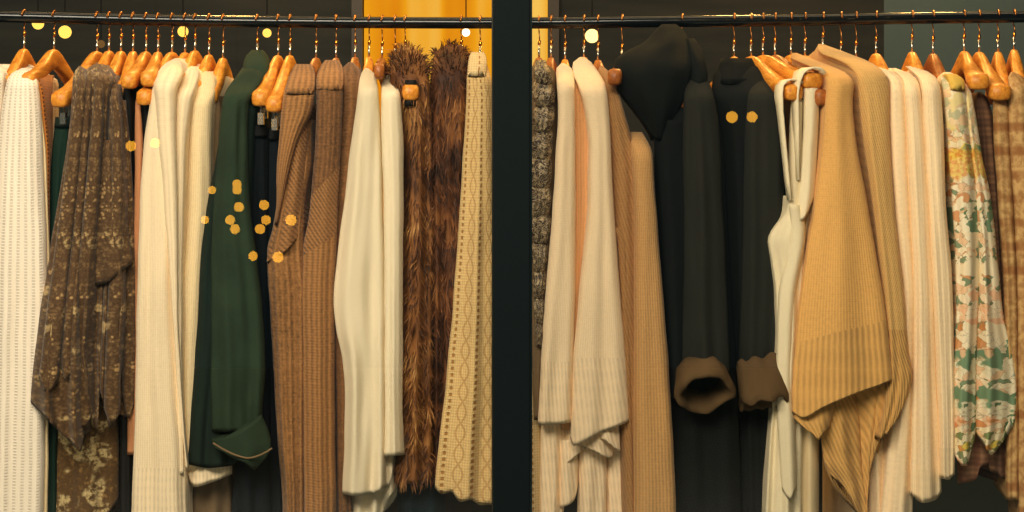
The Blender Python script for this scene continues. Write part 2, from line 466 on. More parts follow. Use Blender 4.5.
def hanger(hx, ex, ey, label, ytop=50.0, wide=0.038, mat=None, bar=False, tip=1, clips=None, half=0.215, cover=False):
    """hook at column hx; near shoulder end at (ex, ey); its far end mirrors it through the hook"""
    mat = mat or M_WOOD
    z0 = rail_z(hx); x0 = wx(hx)
    root = thing('clothes_hanger', label, 'hanger', Vector((x0, 0, z0)), HANG)
    if cover: half = 0.15; ex = hx+(ex-hx)*0.7; ey = ey+13; wide = 0.026
    ytop = ytop + 3
    yaw = 0.0
    for _ in range(6):
        d = half*math.cos(yaw); dx = wx(ex, d)-x0
        yaw = math.asin(max(-0.75, min(0.75, dx/half)))
    d = half*math.cos(yaw)
    ax = Vector((math.sin(yaw), -math.cos(yaw), 0)); sd = Vector((ax.y, -ax.x, 0))
    ztop = wz(ytop + (rail_y(hx)-20)) ; zend = wz(ey, d)
    drop = ztop-0.016-zend
    # ---- wooden shoulders: one loft from the near end, over the neck, to the far end
    S = [-1, -0.975, -0.93, -0.86, -0.75, -0.62, -0.48, -0.34, -0.22, -0.12, -0.05, 0, 0.05, 0.12, 0.22, 0.34, 0.48, 0.62, 0.75, 0.86, 0.93, 0.975, 1]
    wd = curve1([(0, 0.018), (0.15, 0.020), (0.4, 0.026), (0.75, wide*0.92), (0.9, wide), (0.97, wide*0.96), (1, wide*0.74)])
    hg = curve1([(0, 0.044), (0.08, 0.046), (0.18, 0.044), (0.4, 0.036), (0.7, 0.033), (0.9, 0.036), (0.97, 0.033), (1, 0.024)])
    dz = curve1([(0, 0.0), (0.06, 0.002), (0.15, 0.10*drop), (0.5, 0.55*drop), (0.85, 0.93*drop), (1, drop)])
    vs, fs = [], []
    m = 12
    for i, s in enumerate(S):
        a = abs(s); w, h = wd(a)*0.5, hg(a)*0.5
        bow = 0.012*math.sin(a*PI*0.9)
        c = Vector((x0, 0, ztop - 0.018 - dz(a))) + ax*(half*s) + sd*bow*0
        for j in range(m):
            th = 2*PI*j/m
            cs, sn = math.cos(th), math.sin(th)
            vs.append(c + sd*(w*math.copysign(abs(cs)**0.6, cs)) + Vector((0, 0, h*math.copysign(abs(sn)**0.6, sn))))
    for i in range(len(S)-1):
        for j in range(m): fs.append((i*m+j, i*m+(j+1) % m, (i+1)*m+(j+1) % m, (i+1)*m+j))
    fs.append(tuple(range(m-1, -1, -1))); fs.append(tuple(range((len(S)-1)*m, len(S)*m)))
    mesh_obj('wooden_shoulders', vs, fs, mat, root)
    # ---- ferrule, swivel and hook
    c0 = Vector((x0, 0, 0))
    zf = ztop + 0.030
    vs, fs = tube_mesh([c0+Vector((0, 0, ztop-0.003)), c0+Vector((0, 0, zf))], 0.0024, 8)
    mesh_obj('ferrule', vs, fs, M_FERR, root)
    vs, fs = tube_mesh([c0+Vector((0, 0, zf-0.001)), c0+Vector((0.0006, 0, zf+0.004)), c0+Vector((0.0012, 0, zf+0.010)), c0+Vector((0.001, 0, zf+0.012))], [0.002, 0.0034, 0.0032, 0.0016], 8)
    mesh_obj('swivel', vs, fs, M_BRASS, root)
    path = [c0+Vector((0.001, 0.0, zf+0.011)), c0+Vector((0.001, -0.003*tip, zf+0.017))]
    rr = 0.0153
    for q in range(0, 13):
        an = math.radians(-75 + q*20.5)          # from below-behind up over the top and down the front
        path.append(c0 + Vector((0.0015*math.sin(q*.3), tip*rr*math.cos(an), z0 + rr*math.sin(an))))
    vs, fs = tube_mesh(path, [.0014]*5+[.0019]*3+[.0024]*(len(path)-8), 7)
    mesh_obj('hook', vs, fs, M_HOOK, root)
    if bar:
        p0 = Vector((x0, 0, ztop-0.018-drop*0.9)) + ax*(half*0.78) + Vector((0, 0, -0.004))
        p1 = Vector((x0, 0, ztop-0.018-drop*0.9)) - ax*(half*0.78) + Vector((0, 0, -0.004))
        vs, fs = tube_mesh([p0+Vector((0, 0, 0.01)), p0+Vector((0, 0, -0.03)), p1+Vector((0, 0, -0.03)), p1+Vector((0, 0, 0.01))], 0.0065, 8)
        mesh_obj('trouser_bar', vs, fs, mat, root)
    if clips:
        for s in clips:
            p = Vector((x0, 0, ztop-0.018-dz(abs(s))-0.014)) + ax*(half*s)
            vs1, fs1 = tube_mesh([p, p+Vector((0, 0, -0.02))], 0.0022, 6)
            q = p+Vector((0, 0, -0.03)); w2, t2, h2 = 0.006, 0.004, 0.012
            vb = [q + sd*(w2*a) + ax*(t2*b) + Vector((0, 0, h2*c)) for c in (-1, 1) for (a, b) in ((-1, -1.6), (1, -1.6), (1, 1.6), (-1, 1.6))]
            fb = [(0,3,2,1),(4,5,6,7),(0,1,5,4),(1,2,6,5),(2,3,7,6),(3,0,4,7)]
            v, f = merge((vs1, fs1), (vb, fb))
            o = mesh_obj('clip', v, f, M_FERR, root, smooth=False)
    return root

# ------------------------------------------------------------------ garment materials
white = m_chunky('white_chunky_knit', (246, 232, 212))
cream = m_knit('cream_fine_knit', (236, 215, 180), 0.0045, 0.005, 0.25, 0.12, 0.001)
cream_rib = m_knit('cream_rib', (236, 215, 180), 0.0075, 0.02, 0.35, 0.1, 0.002)
oat = m_knit('oatmeal_fine_knit', (226, 204, 162), 0.0045, 0.005, 0.25, 0.18, 0.001)
peachy = m_knit('pale_peach_knit', (246, 220, 182), 0.0045, 0.005, 0.22, 0.1, 0.001)
peachy_rib = m_knit('pale_peach_rib', (246, 220, 182), 0.0085, 0.03, 0.32, 0.1, 0.0025, diag=0.1)
peach_shade = m_knit('warm_peach_knit', (224, 172, 120), 0.0045, 0.005, 0.25, 0.12, 0.001)  # pale peach knit with its shade put into the colour
tan = m_knit('tan_heather_knit', (176, 132, 84), 0.0065, 0.006, 0.45, 0.35, 0.002, diag=0.25)
oattan = m_knit('oatmeal_tan_knit', (206, 160, 104), 0.0065, 0.0065, 0.45, 0.3, 0.002)
camel = m_knit('camel_knit', (220, 170, 100), 0.0045, 0.005, 0.3, 0.25, 0.0015)
camel_rib = m_knit('camel_rib', (214, 166, 98), 0.0105, 0.05, 0.5, 0.15, 0.004, diag=0.0)
camel_rib2 = m_knit('camel_rib_fold', (208, 162, 96), 0.0095, 0.05, 0.5, 0.15, 0.004, diag=0.35)
camel2 = m_knit('sand_knit', (212, 170, 106), 0.007, 0.006, 0.4, 0.22, 0.002, diag=0.3)
ivory = m_knit('ivory_slub_knit', (242, 216, 176), 0.012, 0.014, 0.15, 0.2, 0.001)
ivory_rib = m_knit('ivory_rib', (240, 214, 172), 0.005, 0.02, 0.3, 0.1, 0.001)
brownk = m_lacycardigan('brown_heather_cardigan', (158, 114, 70))
brownk2 = m_lacycardigan('brown_heather_cardigan_dark', (132, 94, 60))
brownrib = m_knit('brown_rib', (164, 118, 72), 0.0125, 0.006, 0.75, 0.6, 0.005)
browndiag = m_knit('brown_diagonal_lace', (156, 112, 70), 0.010, 0.006, 0.8, 0.55, 0.005, diag=0.9)
blouse = m_cloth('ivory_crepe', (248, 230, 192), 0.08, 0.8, 6, tint=(252, 236, 204))
lace = m_pointelle('cream_pointelle_knit', (236, 200, 138), ph=0.006)
lace2 = m_pointelle('pale_pointelle_knit', (226, 200, 150), p=0.03, motif=False, ph=0.003)
rust = m_pointelle('rust_openwork_knit', (192, 122, 52), (90, 48, 18), p=0.012, q=0.009, motif=False)
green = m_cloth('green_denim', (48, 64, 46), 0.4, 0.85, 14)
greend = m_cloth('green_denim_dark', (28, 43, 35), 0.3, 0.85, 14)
greentr = m_cloth('bottle_green_twill', (24, 52, 40), 0.2, 0.8, 14)
black = m_cloth('black_denim', (16, 24, 30), 0.25, 0.85, 18)
darkteal = m_cloth('dark_teal_cloth', (18, 36, 42), 0.25, 0.85, 12)
coat = m_cloth('charcoal_wool', (44, 44, 37), 0.2, 0.95, 9)
coat2 = m_cloth('black_wool', (22, 25, 24), 0.2, 0.95, 9)
hoodm = m_cloth('black_green_wool', (19, 23, 21), 0.2, 0.95, 9)
cufft = m_cloth('brown_lining', (100, 78, 50), 0.3, 0.9, 14)
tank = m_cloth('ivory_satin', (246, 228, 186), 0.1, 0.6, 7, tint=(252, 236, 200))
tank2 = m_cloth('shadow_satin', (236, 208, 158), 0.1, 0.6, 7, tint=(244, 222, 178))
salmon = m_cloth('salmon_cotton', (214, 150, 104), 0.15, 0.85, 10)
paisley = m_paisley('brown_flower_print', (92, 67, 42), (182, 148, 100), (200, 172, 122))
paisley2 = m_paisley('brown_flower_print_light', (96, 70, 40), (150, 116, 66), (214, 190, 138), 0.10)
floral = m_floral('flower_print')
plaid = m_plaid('taupe_plaid', (112, 82, 62), (150, 112, 80), (92, 66, 54))
plaid2 = m_plaid('rose_plaid', (176, 126, 96), (206, 160, 122), (140, 92, 76))
mottle = m_mottle('sand_print', (170, 128, 80), (206, 168, 112), (150, 96, 52))
sequin = m_sequin('dark_beaded_lace')
dull = m_cloth('mushroom_jersey', (126, 104, 76), 0.15, 0.9, 10)
strap_m = m_cloth('black_satin', (22, 20, 18), 0.2, 0.6, 12)
FURB = [(0.0, (26, 16, 10)), (0.35, (84, 50, 26)), (0.65, (140, 92, 48)), (1.0, (206, 160, 96))]
FURD = [(0.0, (22, 13, 9)), (0.35, (66, 38, 21)), (0.65, (112, 68, 36)), (1.0, (168, 116, 64))]
fur1 = m_fur('brown_fur', FURB); fur2 = m_fur('dark_brown_fur', FURD)

def garment(name, label, cat, hook, group=None):
    return thing(name, label, cat, Vector((wx(hook), 0, rail_z(hook)-0.07)), group)

def dsh(y0, ysh, de, yb=600, d0=0.05, dlow=0.01):
    """depth profile: from the neck at y0 out along the shoulder to the sleeve head at ysh, then down"""
    return [(y0, d0), (0.5*(y0+ysh), d0+0.62*(de-d0)), (ysh, de), (yb, de+dlow)]

CRM = 'pale sweaters on the rail'

# ---- white sweater at the frame's edge
t = garment('knit_sweater', 'white knit sweater cut off by the left edge of the view, only its shoulder showing', 'sweater', 24, CRM)
loft('body', white, t, [(64, -14), (72, -26), (110, -34), (200, -44), (560, -50)], [(64, 0), (72, 4), (90, 5), (130, 1), (200, -6), (560, -14)], dsh(64, 76, 0.19, 560), hx=27, folds=[(2, .002, .006)], seed=1)
hanger(24, -4, 70, 'wooden hanger at the far left, holding the white sweater cut off by the edge', cover=True)

# ---- white chunky sweater
t = garment('knit_sweater', 'white chunky knit sweater with rows of open stitches, first full garment at the left', 'sweater', 54, CRM)
Lw = [(68, 17), (74, 10), (84, 6), (110, 2), (180, -4), (300, -9), (560, -14)]
Rw = [(68, 31), (74, 35), (84, 38), (110, 41), (180, 45), (300, 48), (420, 46), (560, 44)]
loft('body', white, t, Lw, Rw, dsh(68, 84, 0.215, 560, d0=0.16), hx=54, mid=.7, far=-.5, folds=[(1.5, .002, .006), (3, .001, .003)], seed=2, wob=0.004, uvw=0.115)
loft('seam_edge', oat, t, [(104, 40), (150, 43), (220, 45), (300, 46), (420, 44), (560, 42)], [(104, 40.6), (150, 45.5), (220, 48.5), (300, 50), (420, 48.5), (560, 47)], [(104, 0.19), (560, 0.2)], back='tube', thick=0.006, nf=8, folds=[], seed=4)
hanger(54, 27, 80, 'wooden hanger with a trouser bar, holding the white chunky sweater', bar=True, half=.20, wide=.028)

# ---- rust lace knit
t = garment('lace_sweater', 'rust brown openwork sweater mostly hidden behind the white chunky sweater', 'sweater', 60)
loft('body', rust, t, [(74, 33), (110, 36), (180, 42), (300, 44), (480, 44)], [(74, 39), (90, 44), (110, 47), (150, 50), (210, 50), (300, 49), (480, 48)], [(74, 0.15), (90, .185), (480, .19)], mid=.6, far=-.5, hx=64, bw=0.012, folds=[(2, .002, .004)], seed=3)

# ---- green trousers on clips
t = garment('trousers', 'dark green trousers hung by clips, between white sweater and brown flower-print shawl', 'trousers', 97)
loft('leg', greentr, t, [(121, 55), (140, 53), (200, 49), (300, 41), (400, 38), (540, 36)], [(121, 72), (140, 70), (200, 68), (300, 62), (540, 58)], [(121, 0.178), (540, 0.18)], hx=90, bw=0.02, folds=[(2.2, .005, .006, 1.0, 0.2)], seed=5, nf=26)
loft('waistband', greend, t, [(117, 55), (127, 54)], [(117, 72), (127, 71)], [(117, 0.186), (127, 0.186)], hx=90, bw=0.021, seed=6, step=3)
hanger(97, 58, 99, 'wooden hanger with metal clips, holding the dark green trousers', ytop=51, clips=(0.86, 0.66))

# ---- brown flower-print shawl : several deep vertical folds
t = garment('shawl', 'brown flower-print shawl with pointed draped hem, beside white chunky sweater', 'shawl', 112)
loft('back_drape', paisley, t, [(62, 90), (72, 85), (100, 80), (200, 70), (300, 60), (400, 52)], [(62, 110), (72, 114), (100, 120), (150, 128), (220, 133), (300, 135), (415, 134)], dsh(62, 82, 0.185, 440), hem=[(0, 400), (.5, 405), (.8, 412), (.9, 418), (1, 405)], hx=115, bw=0.02, folds=[(4, .006, .012, 0.4, 0.2), (7, .001, .004)], seed=7, nf=48)
loft('left_fold', paisley, t, [(66, 76), (80, 73), (110, 71), (150, 66), (200, 58), (260, 48), (310, 40), (360, 34), (402, 30), (450, 40)], [(66, 84), (80, 87), (110, 88), (150, 88), (200, 88), (260, 86), (310, 84), (360, 84), (402, 84), (460, 84)],
     [(66, .1), (76, .17), (84, .222), (240, .225), (320, .265), (460, .275)], hem=[(0, 402), (.2, 414), (.5, 432), (.8, 447), (.92, 452), (1, 436)], hx=109, bw=0.012, rnd=.05, folds=[(1.8, .008, .018, 2.2, 0.3), (4, .002, .006)], seed=8, nf=44, wob=.006)
loft('middle_fold', paisley, t, [(64, 92), (76, 89), (110, 88), (160, 84), (200, 80), (260, 74), (320, 69), (350, 66), (380, 74)], [(64, 108), (76, 112), (110, 108), (160, 106), (200, 106), (260, 104), (300, 104), (345, 102), (400, 100)],
     dsh(64, 80, 0.226, 430), hem=[(0, 345), (.25, 368), (.5, 400), (.75, 426), (.86, 430), (1, 398)], hx=121, bw=0.012, rnd=.05, folds=[(1.9, .008, .018, 0.6, -0.3), (4, .002, .005)], seed=9, nf=40, wob=.005)
loft('right_fold', paisley, t, [(84, 108), (110, 108), (160, 105), (220, 102), (300, 100), (350, 97)], [(84, 119), (110, 122), (160, 127), (220, 130), (300, 129), (360, 124)],
     [(84, .19), (100, .212), (430, .222)], hem=[(0, 384), (.3, 402), (.55, 428), (.7, 426), (1, 360)], hx=128, bw=0.01, rnd=.05, folds=[(1.9, .008, .018, 3.4, .2), (3.2, .002, .005)], seed=10, nf=40, wob=.005)
loft('pointed_fold', paisley, t, [(140, 104), (180, 98), (230, 90), (262, 90)], [(140, 112), (180, 117), (230, 128), (262, 133)], [(140, .222), (268, .235)], hem=[(0, 286), (.3, 284), (.7, 272), (1, 262)], back='tube', thick=.012, folds=[(1.5, .002, .006, 1.0, .2)], seed=11, nf=26)
for q, (cs, hs, he, dd) in enumerate([([(74, 83), (100, 80), (200, 69), (300, 57), (392, 47)], [(74, 4), (100, 6), (392, 10)], 392, [(74, .20), (90, .237), (240, .24), (320, .28), (392, .288)]),
        ([(72, 100), (150, 95), (250, 87), (330, 79), (428, 84)], [(72, 4), (150, 6), (428, 9)], 428, [(72, .2), (90, .24), (428, .25)]),
        ([(70, 90), (150, 84), (250, 76), (310, 70), (380, 66)], [(70, 3), (150, 4), (380, 6)], 380, [(70, .19), (90, .23), (240, .236), (320, .27), (380, .275)]),
        ([(84, 114), (150, 117), (250, 116), (340, 113), (424, 111)], [(84, 3), (150, 5), (424, 8)], 424, [(84, .19), (100, .232), (424, .242)])]):
    cf, hf = curve1(cs), curve1(hs); yy_ = [cs[0][0]+(he-cs[0][0])*k/7 for k in range(8)]
    loft('narrow_fold', paisley, t, [(y, cf(y)-hf(y)) for y in yy_], [(y, cf(y)+hf(y)) for y in yy_], dd, hem=[(0, he-14), (.5, he), (1, he-10)], back='tube', thick=.03, rnd=.05, folds=[(1, .002, .004)], seed=300+q, nf=20, cap=8)
loft('tail_fold', paisley, t, [(100, 120), (160, 122), (260, 124), (380, 122)], [(100, 125), (160, 131), (260, 135), (330, 136), (400, 135)], [(100, .19), (400, .20)], hem=[(0, 396), (.5, 418), (1, 405)], back='tube', thick=.02, folds=[(1.2, .003, .006)], seed=12, nf=20)
hanger(109, 80, 78, 'wooden hanger under the left shoulder of the brown shawl', cover=True)
hanger(121, 99, 72, 'wooden hanger under the second shoulder of the brown shawl', cover=True)
t = garment('skirt', 'brown and cream flower-print skirt showing below the shawl hem', 'skirt', 100)
loft('body', paisley2, t, [(330, 52), (400, 47), (512, 44), (560, 42)], [(330, 112), (400, 117), (450, 119), (560, 118)], [(330, .165), (560, .18)], hem=[(0, 560), (.5, 545), (1, 500)], hx=106, bw=0.02, folds=[(2.2, .004, .01), (5, .001, .003)], seed=13, nf=40)

# ---- dark camisoles on bare hanger ends
for i, (hx, ex, ey, L, R, lab, hl) in enumerate([
    (146, 128, 80, 121, 135, 'black camisole under the bare hanger end right beside the brown shawl', 'wooden hanger with bare rounded end right beside the brown shawl'),
    (158, 148, 78, 141, 155, 'black camisole hanging close beside the first cream sweater', 'wooden hanger with bare end touching the first cream sweater'),
    (172, 143, 97, 133, 149, 'black slip under the lowest bare hanger end, left of the cream sweater', 'wooden hanger whose bare end hangs lowest between shawl and cream sweater')]):
    t = garment('camisole', lab, 'camisole', hx, 'black camisoles on bare hangers')
    ya = ey+5
    loft('body', strap_m, t, [(ya, L+3), (ya+30, L+1), (300, L), (560, L-2)], [(ya, R-3), (ya+30, R-1), (300, R), (560, R)], [(ya, .17), (560, .175-.01*i)], hx=hx, bw=.012, folds=[(2, .003, .006)], seed=20+i, nf=20)
    hanger(hx, ex, ey, hl, wide=.034)
t = garment('cotton_shirt', 'salmon pink shirt glimpsed between brown shawl and first cream sweater', 'shirt', 138)
loft('body', salmon, t, [(96, 135), (130, 135), (200, 134), (300, 131), (400, 128), (455, 127)], [(96, 140), (150, 143), (300, 142), (455, 140)], [(96, .165), (112, .185), (455, .19)], hx=140, bw=.012, folds=[(1.5, .002, .004)], seed=25, nf=16)
hanger(133, 117, 76, 'wooden hanger behind the right edge of the brown shawl', cover=True)
hanger(185, 163, 76, 'wooden hanger hidden behind the first cream sweater shoulder', cover=True)

# ---- three cream sweaters
def sweater(label, hook, L, R, dep, mats, name='knit_sweater', cat='sweater', group=CRM, rib=None, seam=None, seed=0, folds=None, hem=None, **kw):
    t = garment(name, label, cat, hook, group)
    kw.setdefault('wob', .004)
    yb = max(L[-1][0], R[-1][0])
    f = folds or [(1.4, .001, .006), (3.1, .0005, .0025)]
    if rib:
        kw.setdefault('uvw', .085)
        fr = (L[0][0], yb)
        loft('body', mats[0], t, cut(L, L[0][0], rib), cut(R, R[0][0], rib), dep, hx=hook, seed=seed, folds=f, lip=False, frange=fr, **kw)
        loft('ribbed_hem', mats[1], t, cut(L, rib, yb), cut(R, rib, yb), dep, hx=hook, seed=seed, folds=f, hem=hem, y0=rib, frange=fr, **kw)
    else:
        loft('body', mats[0], t, L, R, dep, hx=hook, seed=seed, folds=f, hem=hem, **kw)
    return t
LA = [(58, 172), (64, 164), (74, 157), (86, 153), (100, 150), (150, 143), (250, 138), (400, 135), (512, 131), (570, 129)]
RA = [(58, 180), (66, 183), (76, 181), (86, 176), (100, 171), (182, 172), (243, 174), (300, 175), (380, 178), (466, 186), (512, 187), (570, 188)]
t = sweater('cream fine-knit sweater with the broad sleeve, nearest the salmon shirt', 195, LA, RA, dsh(58, 90, .222, 570, d0=.10), (cream, cream_rib), rib=468, seed=31, uvw=.10, rnd=.02)
loft('sleeve', cream, t, [(64, 166), (74, 158), (84, 153.5), (100, 155), (182, 162), (243, 167), (300, 171), (400, 179), (470, 186)], [(64, 182), (74, 183), (84, 179), (96, 176), (130, 176), (200, 178), (300, 178), (400, 182), (470, 188)],
     [(64, .17), (74, .215), (90, .242), (200, .238), (470, .222)], back='tube', thick=.03, folds=[(1, .001, .003)], seed=32, nf=26, rnd=.03, cap=8)
hanger(195, 172, 68, 'wooden hanger holding the cream sweater with the broad sleeve', ytop=48, cover=True)
LB = [(66, 185), (74, 181), (86, 177), (100, 173), (200, 174), (300, 174), (400, 176), (475, 178)]
RB = [(66, 197), (72, 200), (84, 197), (96, 193), (150, 186), (200, 184), (300, 182), (475, 184)]
t = sweater('cream sweater with narrow sleeve, second of the three cream sweaters by the green jacket', 209, LB, RB, dsh(66, 96, .212, 475, d0=.10), (cream,), seed=33, folds=[(1, .001, .003)])
hanger(209, 190, 76, 'wooden hanger holding the second cream sweater from the salmon shirt', ytop=52, cover=True)
LC = [(71, 201), (80, 197), (92, 194), (108, 190), (200, 186), (300, 180), (400, 180), (470, 184)]
RC = [(71, 211), (78, 215), (90, 216), (104, 213), (200, 211), (300, 205), (400, 200), (470, 205)]
t = sweater('oatmeal sweater directly left of the green jacket', 223, LC, RC, dsh(71, 104, .192, 470, d0=.10), (oat,), seed=34, folds=[(1, .001, .003), (2, .0005, .002)])
hanger(223, 206, 82, 'wooden hanger with broad back, holding the oatmeal sweater by the green jacket', ytop=55, cover=True)
t = garment('jersey_blouse', 'mushroom brown jersey blouse between oatmeal sweater and green jacket', 'blouse', 226)
loft('body', dull, t, [(88, 211), (120, 210), (300, 208), (520, 190)], [(88, 217), (120, 222), (300, 222), (512, 232), (560, 232)], [(88, .12), (120, .15), (560, .15)], hx=228, bw=.012, folds=[(2, .003, .006)], seed=35)
t = garment('ribbed_vest', 'white ribbed vest hem showing under the green jacket', 'vest', 215)
loft('body', cream_rib, t, [(300, 196), (470, 185), (488, 185)], [(300, 228), (470, 232), (488, 232)], [(300, .185), (488, .205)], hem=[(0, 470), (.2, 487), (.6, 482), (1, 474)], hx=222, bw=.014, folds=[(2, .002, .004)], seed=36)

# ---- green jacket
t = garment('denim_jacket', 'dark green denim jacket with turned-up cuff, beside oatmeal sweater', 'jacket', 257)
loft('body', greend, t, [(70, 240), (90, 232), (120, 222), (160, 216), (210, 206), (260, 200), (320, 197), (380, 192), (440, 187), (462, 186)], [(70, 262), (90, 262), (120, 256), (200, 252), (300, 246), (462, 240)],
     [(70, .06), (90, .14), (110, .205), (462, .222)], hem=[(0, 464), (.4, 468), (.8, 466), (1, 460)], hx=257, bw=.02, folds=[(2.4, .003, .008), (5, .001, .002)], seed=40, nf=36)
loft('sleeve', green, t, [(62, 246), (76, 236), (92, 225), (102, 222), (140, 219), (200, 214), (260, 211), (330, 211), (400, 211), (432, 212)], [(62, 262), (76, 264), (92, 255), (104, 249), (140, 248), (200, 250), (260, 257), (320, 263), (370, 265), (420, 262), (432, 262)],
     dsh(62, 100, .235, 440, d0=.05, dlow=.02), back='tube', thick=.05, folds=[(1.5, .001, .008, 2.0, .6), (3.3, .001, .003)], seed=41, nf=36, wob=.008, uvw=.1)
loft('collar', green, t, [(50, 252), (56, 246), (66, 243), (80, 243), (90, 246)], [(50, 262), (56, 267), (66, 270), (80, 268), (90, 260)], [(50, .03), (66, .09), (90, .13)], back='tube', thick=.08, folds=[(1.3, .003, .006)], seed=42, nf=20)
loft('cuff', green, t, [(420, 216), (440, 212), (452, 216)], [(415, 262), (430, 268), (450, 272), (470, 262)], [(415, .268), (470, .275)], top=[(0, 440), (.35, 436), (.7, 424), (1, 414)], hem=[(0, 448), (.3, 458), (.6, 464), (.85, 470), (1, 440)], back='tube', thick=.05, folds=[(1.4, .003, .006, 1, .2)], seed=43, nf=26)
vs, fs = tube_mesh([W(213+59*q/12, 443+20*math.sin(q/12*1.9)-8*(q/12)**2-14*max(0, q/12-.6), .281) for q in range(13)], .0022, 6)
mesh_obj('cuff_edge', vs, fs, dull, t)
hanger(257, 240, 84, 'wooden hanger inside the green denim jacket', ytop=52, cover=True)

# ---- black trousers
for i, (hx, ex, ey, L, R, lab, hl) in enumerate([
    (278, 259, 98, [(128, 249), (140, 247), (300, 244), (560, 228)], [(128, 268), (140, 269), (300, 270), (560, 272)], 'black trousers clipped to a hanger, next to the green jacket', 'wooden hanger with clips for black trousers, next to the green jacket'),
    (290, 273, 104, [(131, 265), (145, 264), (300, 262), (560, 250)], [(131, 281), (145, 283), (300, 284), (560, 288)], 'black trousers clipped to a hanger, next to the brown cardigans', 'wooden hanger with clips for black trousers, next to the brown cardigans')]):
    t = garment('trousers', lab, 'trousers', hx, 'black trousers on clip hangers')
    y0 = L[0][0]
    loft('leg', black, t, L, R, [(y0, .175-.02*i), (560, .18-.02*i)], hx=hx, bw=.016, folds=[(2, .004, .008), (4, .001, .002)], seed=45+i, nf=26)
    loft('waistband', strap_m, t, [(y0-3, L[0][1]), (y0+9, L[0][1]-1)], [(y0-3, R[0][1]), (y0+9, R[0][1])], [(y0-3, .183-.02*i), (y0+9, .183-.02*i)], hx=hx, bw=.017, seed=47+i, step=3)
    hanger(hx, ex, ey, hl, ytop=52, clips=(.9, .7), wide=.036, mat=M_WOOD)

# ---- brown cardigans
BRC = 'brown heather cardigans'
t = garment('cardigan', 'brown ribbed cardigan with crossover front, leftmost of the three brown cardigans', 'cardigan', 316, BRC)
loft('body', brownk, t, [(120, 284), (160, 280), (200, 277), (228, 273), (252, 267), (300, 269), (350, 272), (450, 278), (512, 283), (570, 284)], [(120, 312), (160, 312), (200, 306), (240, 304), (300, 307), (512, 305), (570, 305)],
     [(120, .19), (252, .212), (570, .21)], hx=316, bw=.018, folds=[(1.5, .003, .007, 3.3, .2), (3, .001, .004)], seed=50, nf=34, wob=.004, uvw=.085)
loft('shoulder', brownrib, t, [(70, 294), (78, 289), (90, 284), (110, 281), (140, 279), (170, 277), (200, 276.5), (225, 274)], [(70, 312), (78, 315), (100, 314), (112, 312), (130, 303), (150, 295), (190, 285), (225, 277)],
     [(70, .1), (84, .187), (98, .232), (150, .228), (225, .214)], back='tube', thick=.05, folds=[(1.2, .001, .003, 0.5, .2)], seed=51, nf=28, uvw=.07)
loft('crossover', browndiag, t, [(104, 292), (140, 288), (180, 283), (220, 275), (250, 268)], [(104, 309), (140, 308), (170, 306), (210, 305), (250, 304)], [(104, .18), (140, .205), (250, .220)], hem=[(0, 262), (.5, 250), (1, 226)], hx=316, bw=.016, folds=[(1.5, .002, .006, 1, .2)], seed=52, nf=28, lip=False)
loft('collar', brownrib, t, [(64, 295), (74, 290), (86, 286), (94, 285)], [(64, 311), (74, 315), (86, 315), (94, 313)], [(64, .11), (84, .212), (94, .2345)], back='tube', thick=.05, folds=[(1, .002, .003)], seed=53, nf=20)
hanger(316, 300, 80, 'wooden hanger holding the leftmost brown cardigan', ytop=54, mat=M_WOODD, cover=True)
t = garment('cardigan', 'brown lace-knit cardigan with diagonal openwork yoke, middle of the three brown cardigans', 'cardigan', 336, BRC)
LB2 = [(64, 324), (72, 318), (86, 316), (110, 316), (150, 315), (180, 312), (220, 308), (250, 303), (300, 302), (400, 303), (512, 304), (570, 303)]
RB2 = [(64, 338), (72, 343), (90, 343), (120, 342), (200, 338), (250, 336), (300, 334), (400, 334), (512, 336), (570, 337)]
loft('body', brownrib, t, cut(LB2, 236, 570), cut(RB2, 226, 570), [(226, .2245), (570, .228)], top=[(0, 256), (1, 234)], hx=336, bw=.018, frange=(64, 570), folds=[(1.6, .001, .005, .5, .1)], seed=55, nf=34, uvw=.075)
loft('yoke', brownk2, t, cut(LB2, 64, 205), cut(RB2, 64, 205), dsh(64, 90, .224, 205, d0=.1, dlow=0), hem=[(0, 196.5), (1, 165.5)], lip=False, hx=336, bw=.018, frange=(64, 570), folds=[(1.6, .001, .005, .5, .1)], seed=55, nf=34, uvw=.07)
loft('lace_band', browndiag, t, cut(LB2, 165, 252), cut(RB2, 165, 252), [(165, .224), (252, .2245)], top=[(0, 196), (1, 165)], hem=[(0, 256), (1, 234)], hx=336, bw=.018, lip=False, frange=(64, 570), folds=[(1.6, .001, .005, .5, .1)], seed=55, nf=34, uvw=.07)
loft('collar', brownrib, t, [(60, 325), (68, 319), (80, 316), (90, 316)], [(60, 338), (68, 343), (80, 344), (90, 343)], [(60, .09), (76, .19), (90, .225)], back='tube', thick=.05, folds=[(1, .001, .002)], seed=58, nf=20)
hanger(336, 329, 76, 'wooden hanger holding the middle brown cardigan', ytop=54, mat=M_WOODD, cover=True)
t = sweater('brown heather cardigan with dotted yoke, partly covered by the white blouse', 355, [(62, 345), (72, 341), (100, 341), (150, 337), (200, 335), (300, 334), (400, 336), (570, 338)], [(62, 355), (72, 360), (100, 360), (200, 354), (300, 350), (400, 350), (570, 352)],
     dsh(62, 86, .185, 570, d0=.1), (brownk2,), name='cardigan', cat='cardigan', group=BRC, seed=60)
hanger(355, 350, 74, 'wooden hanger holding the brown cardigan beside the white blouse', ytop=53, mat=M_WOODD, cover=True)

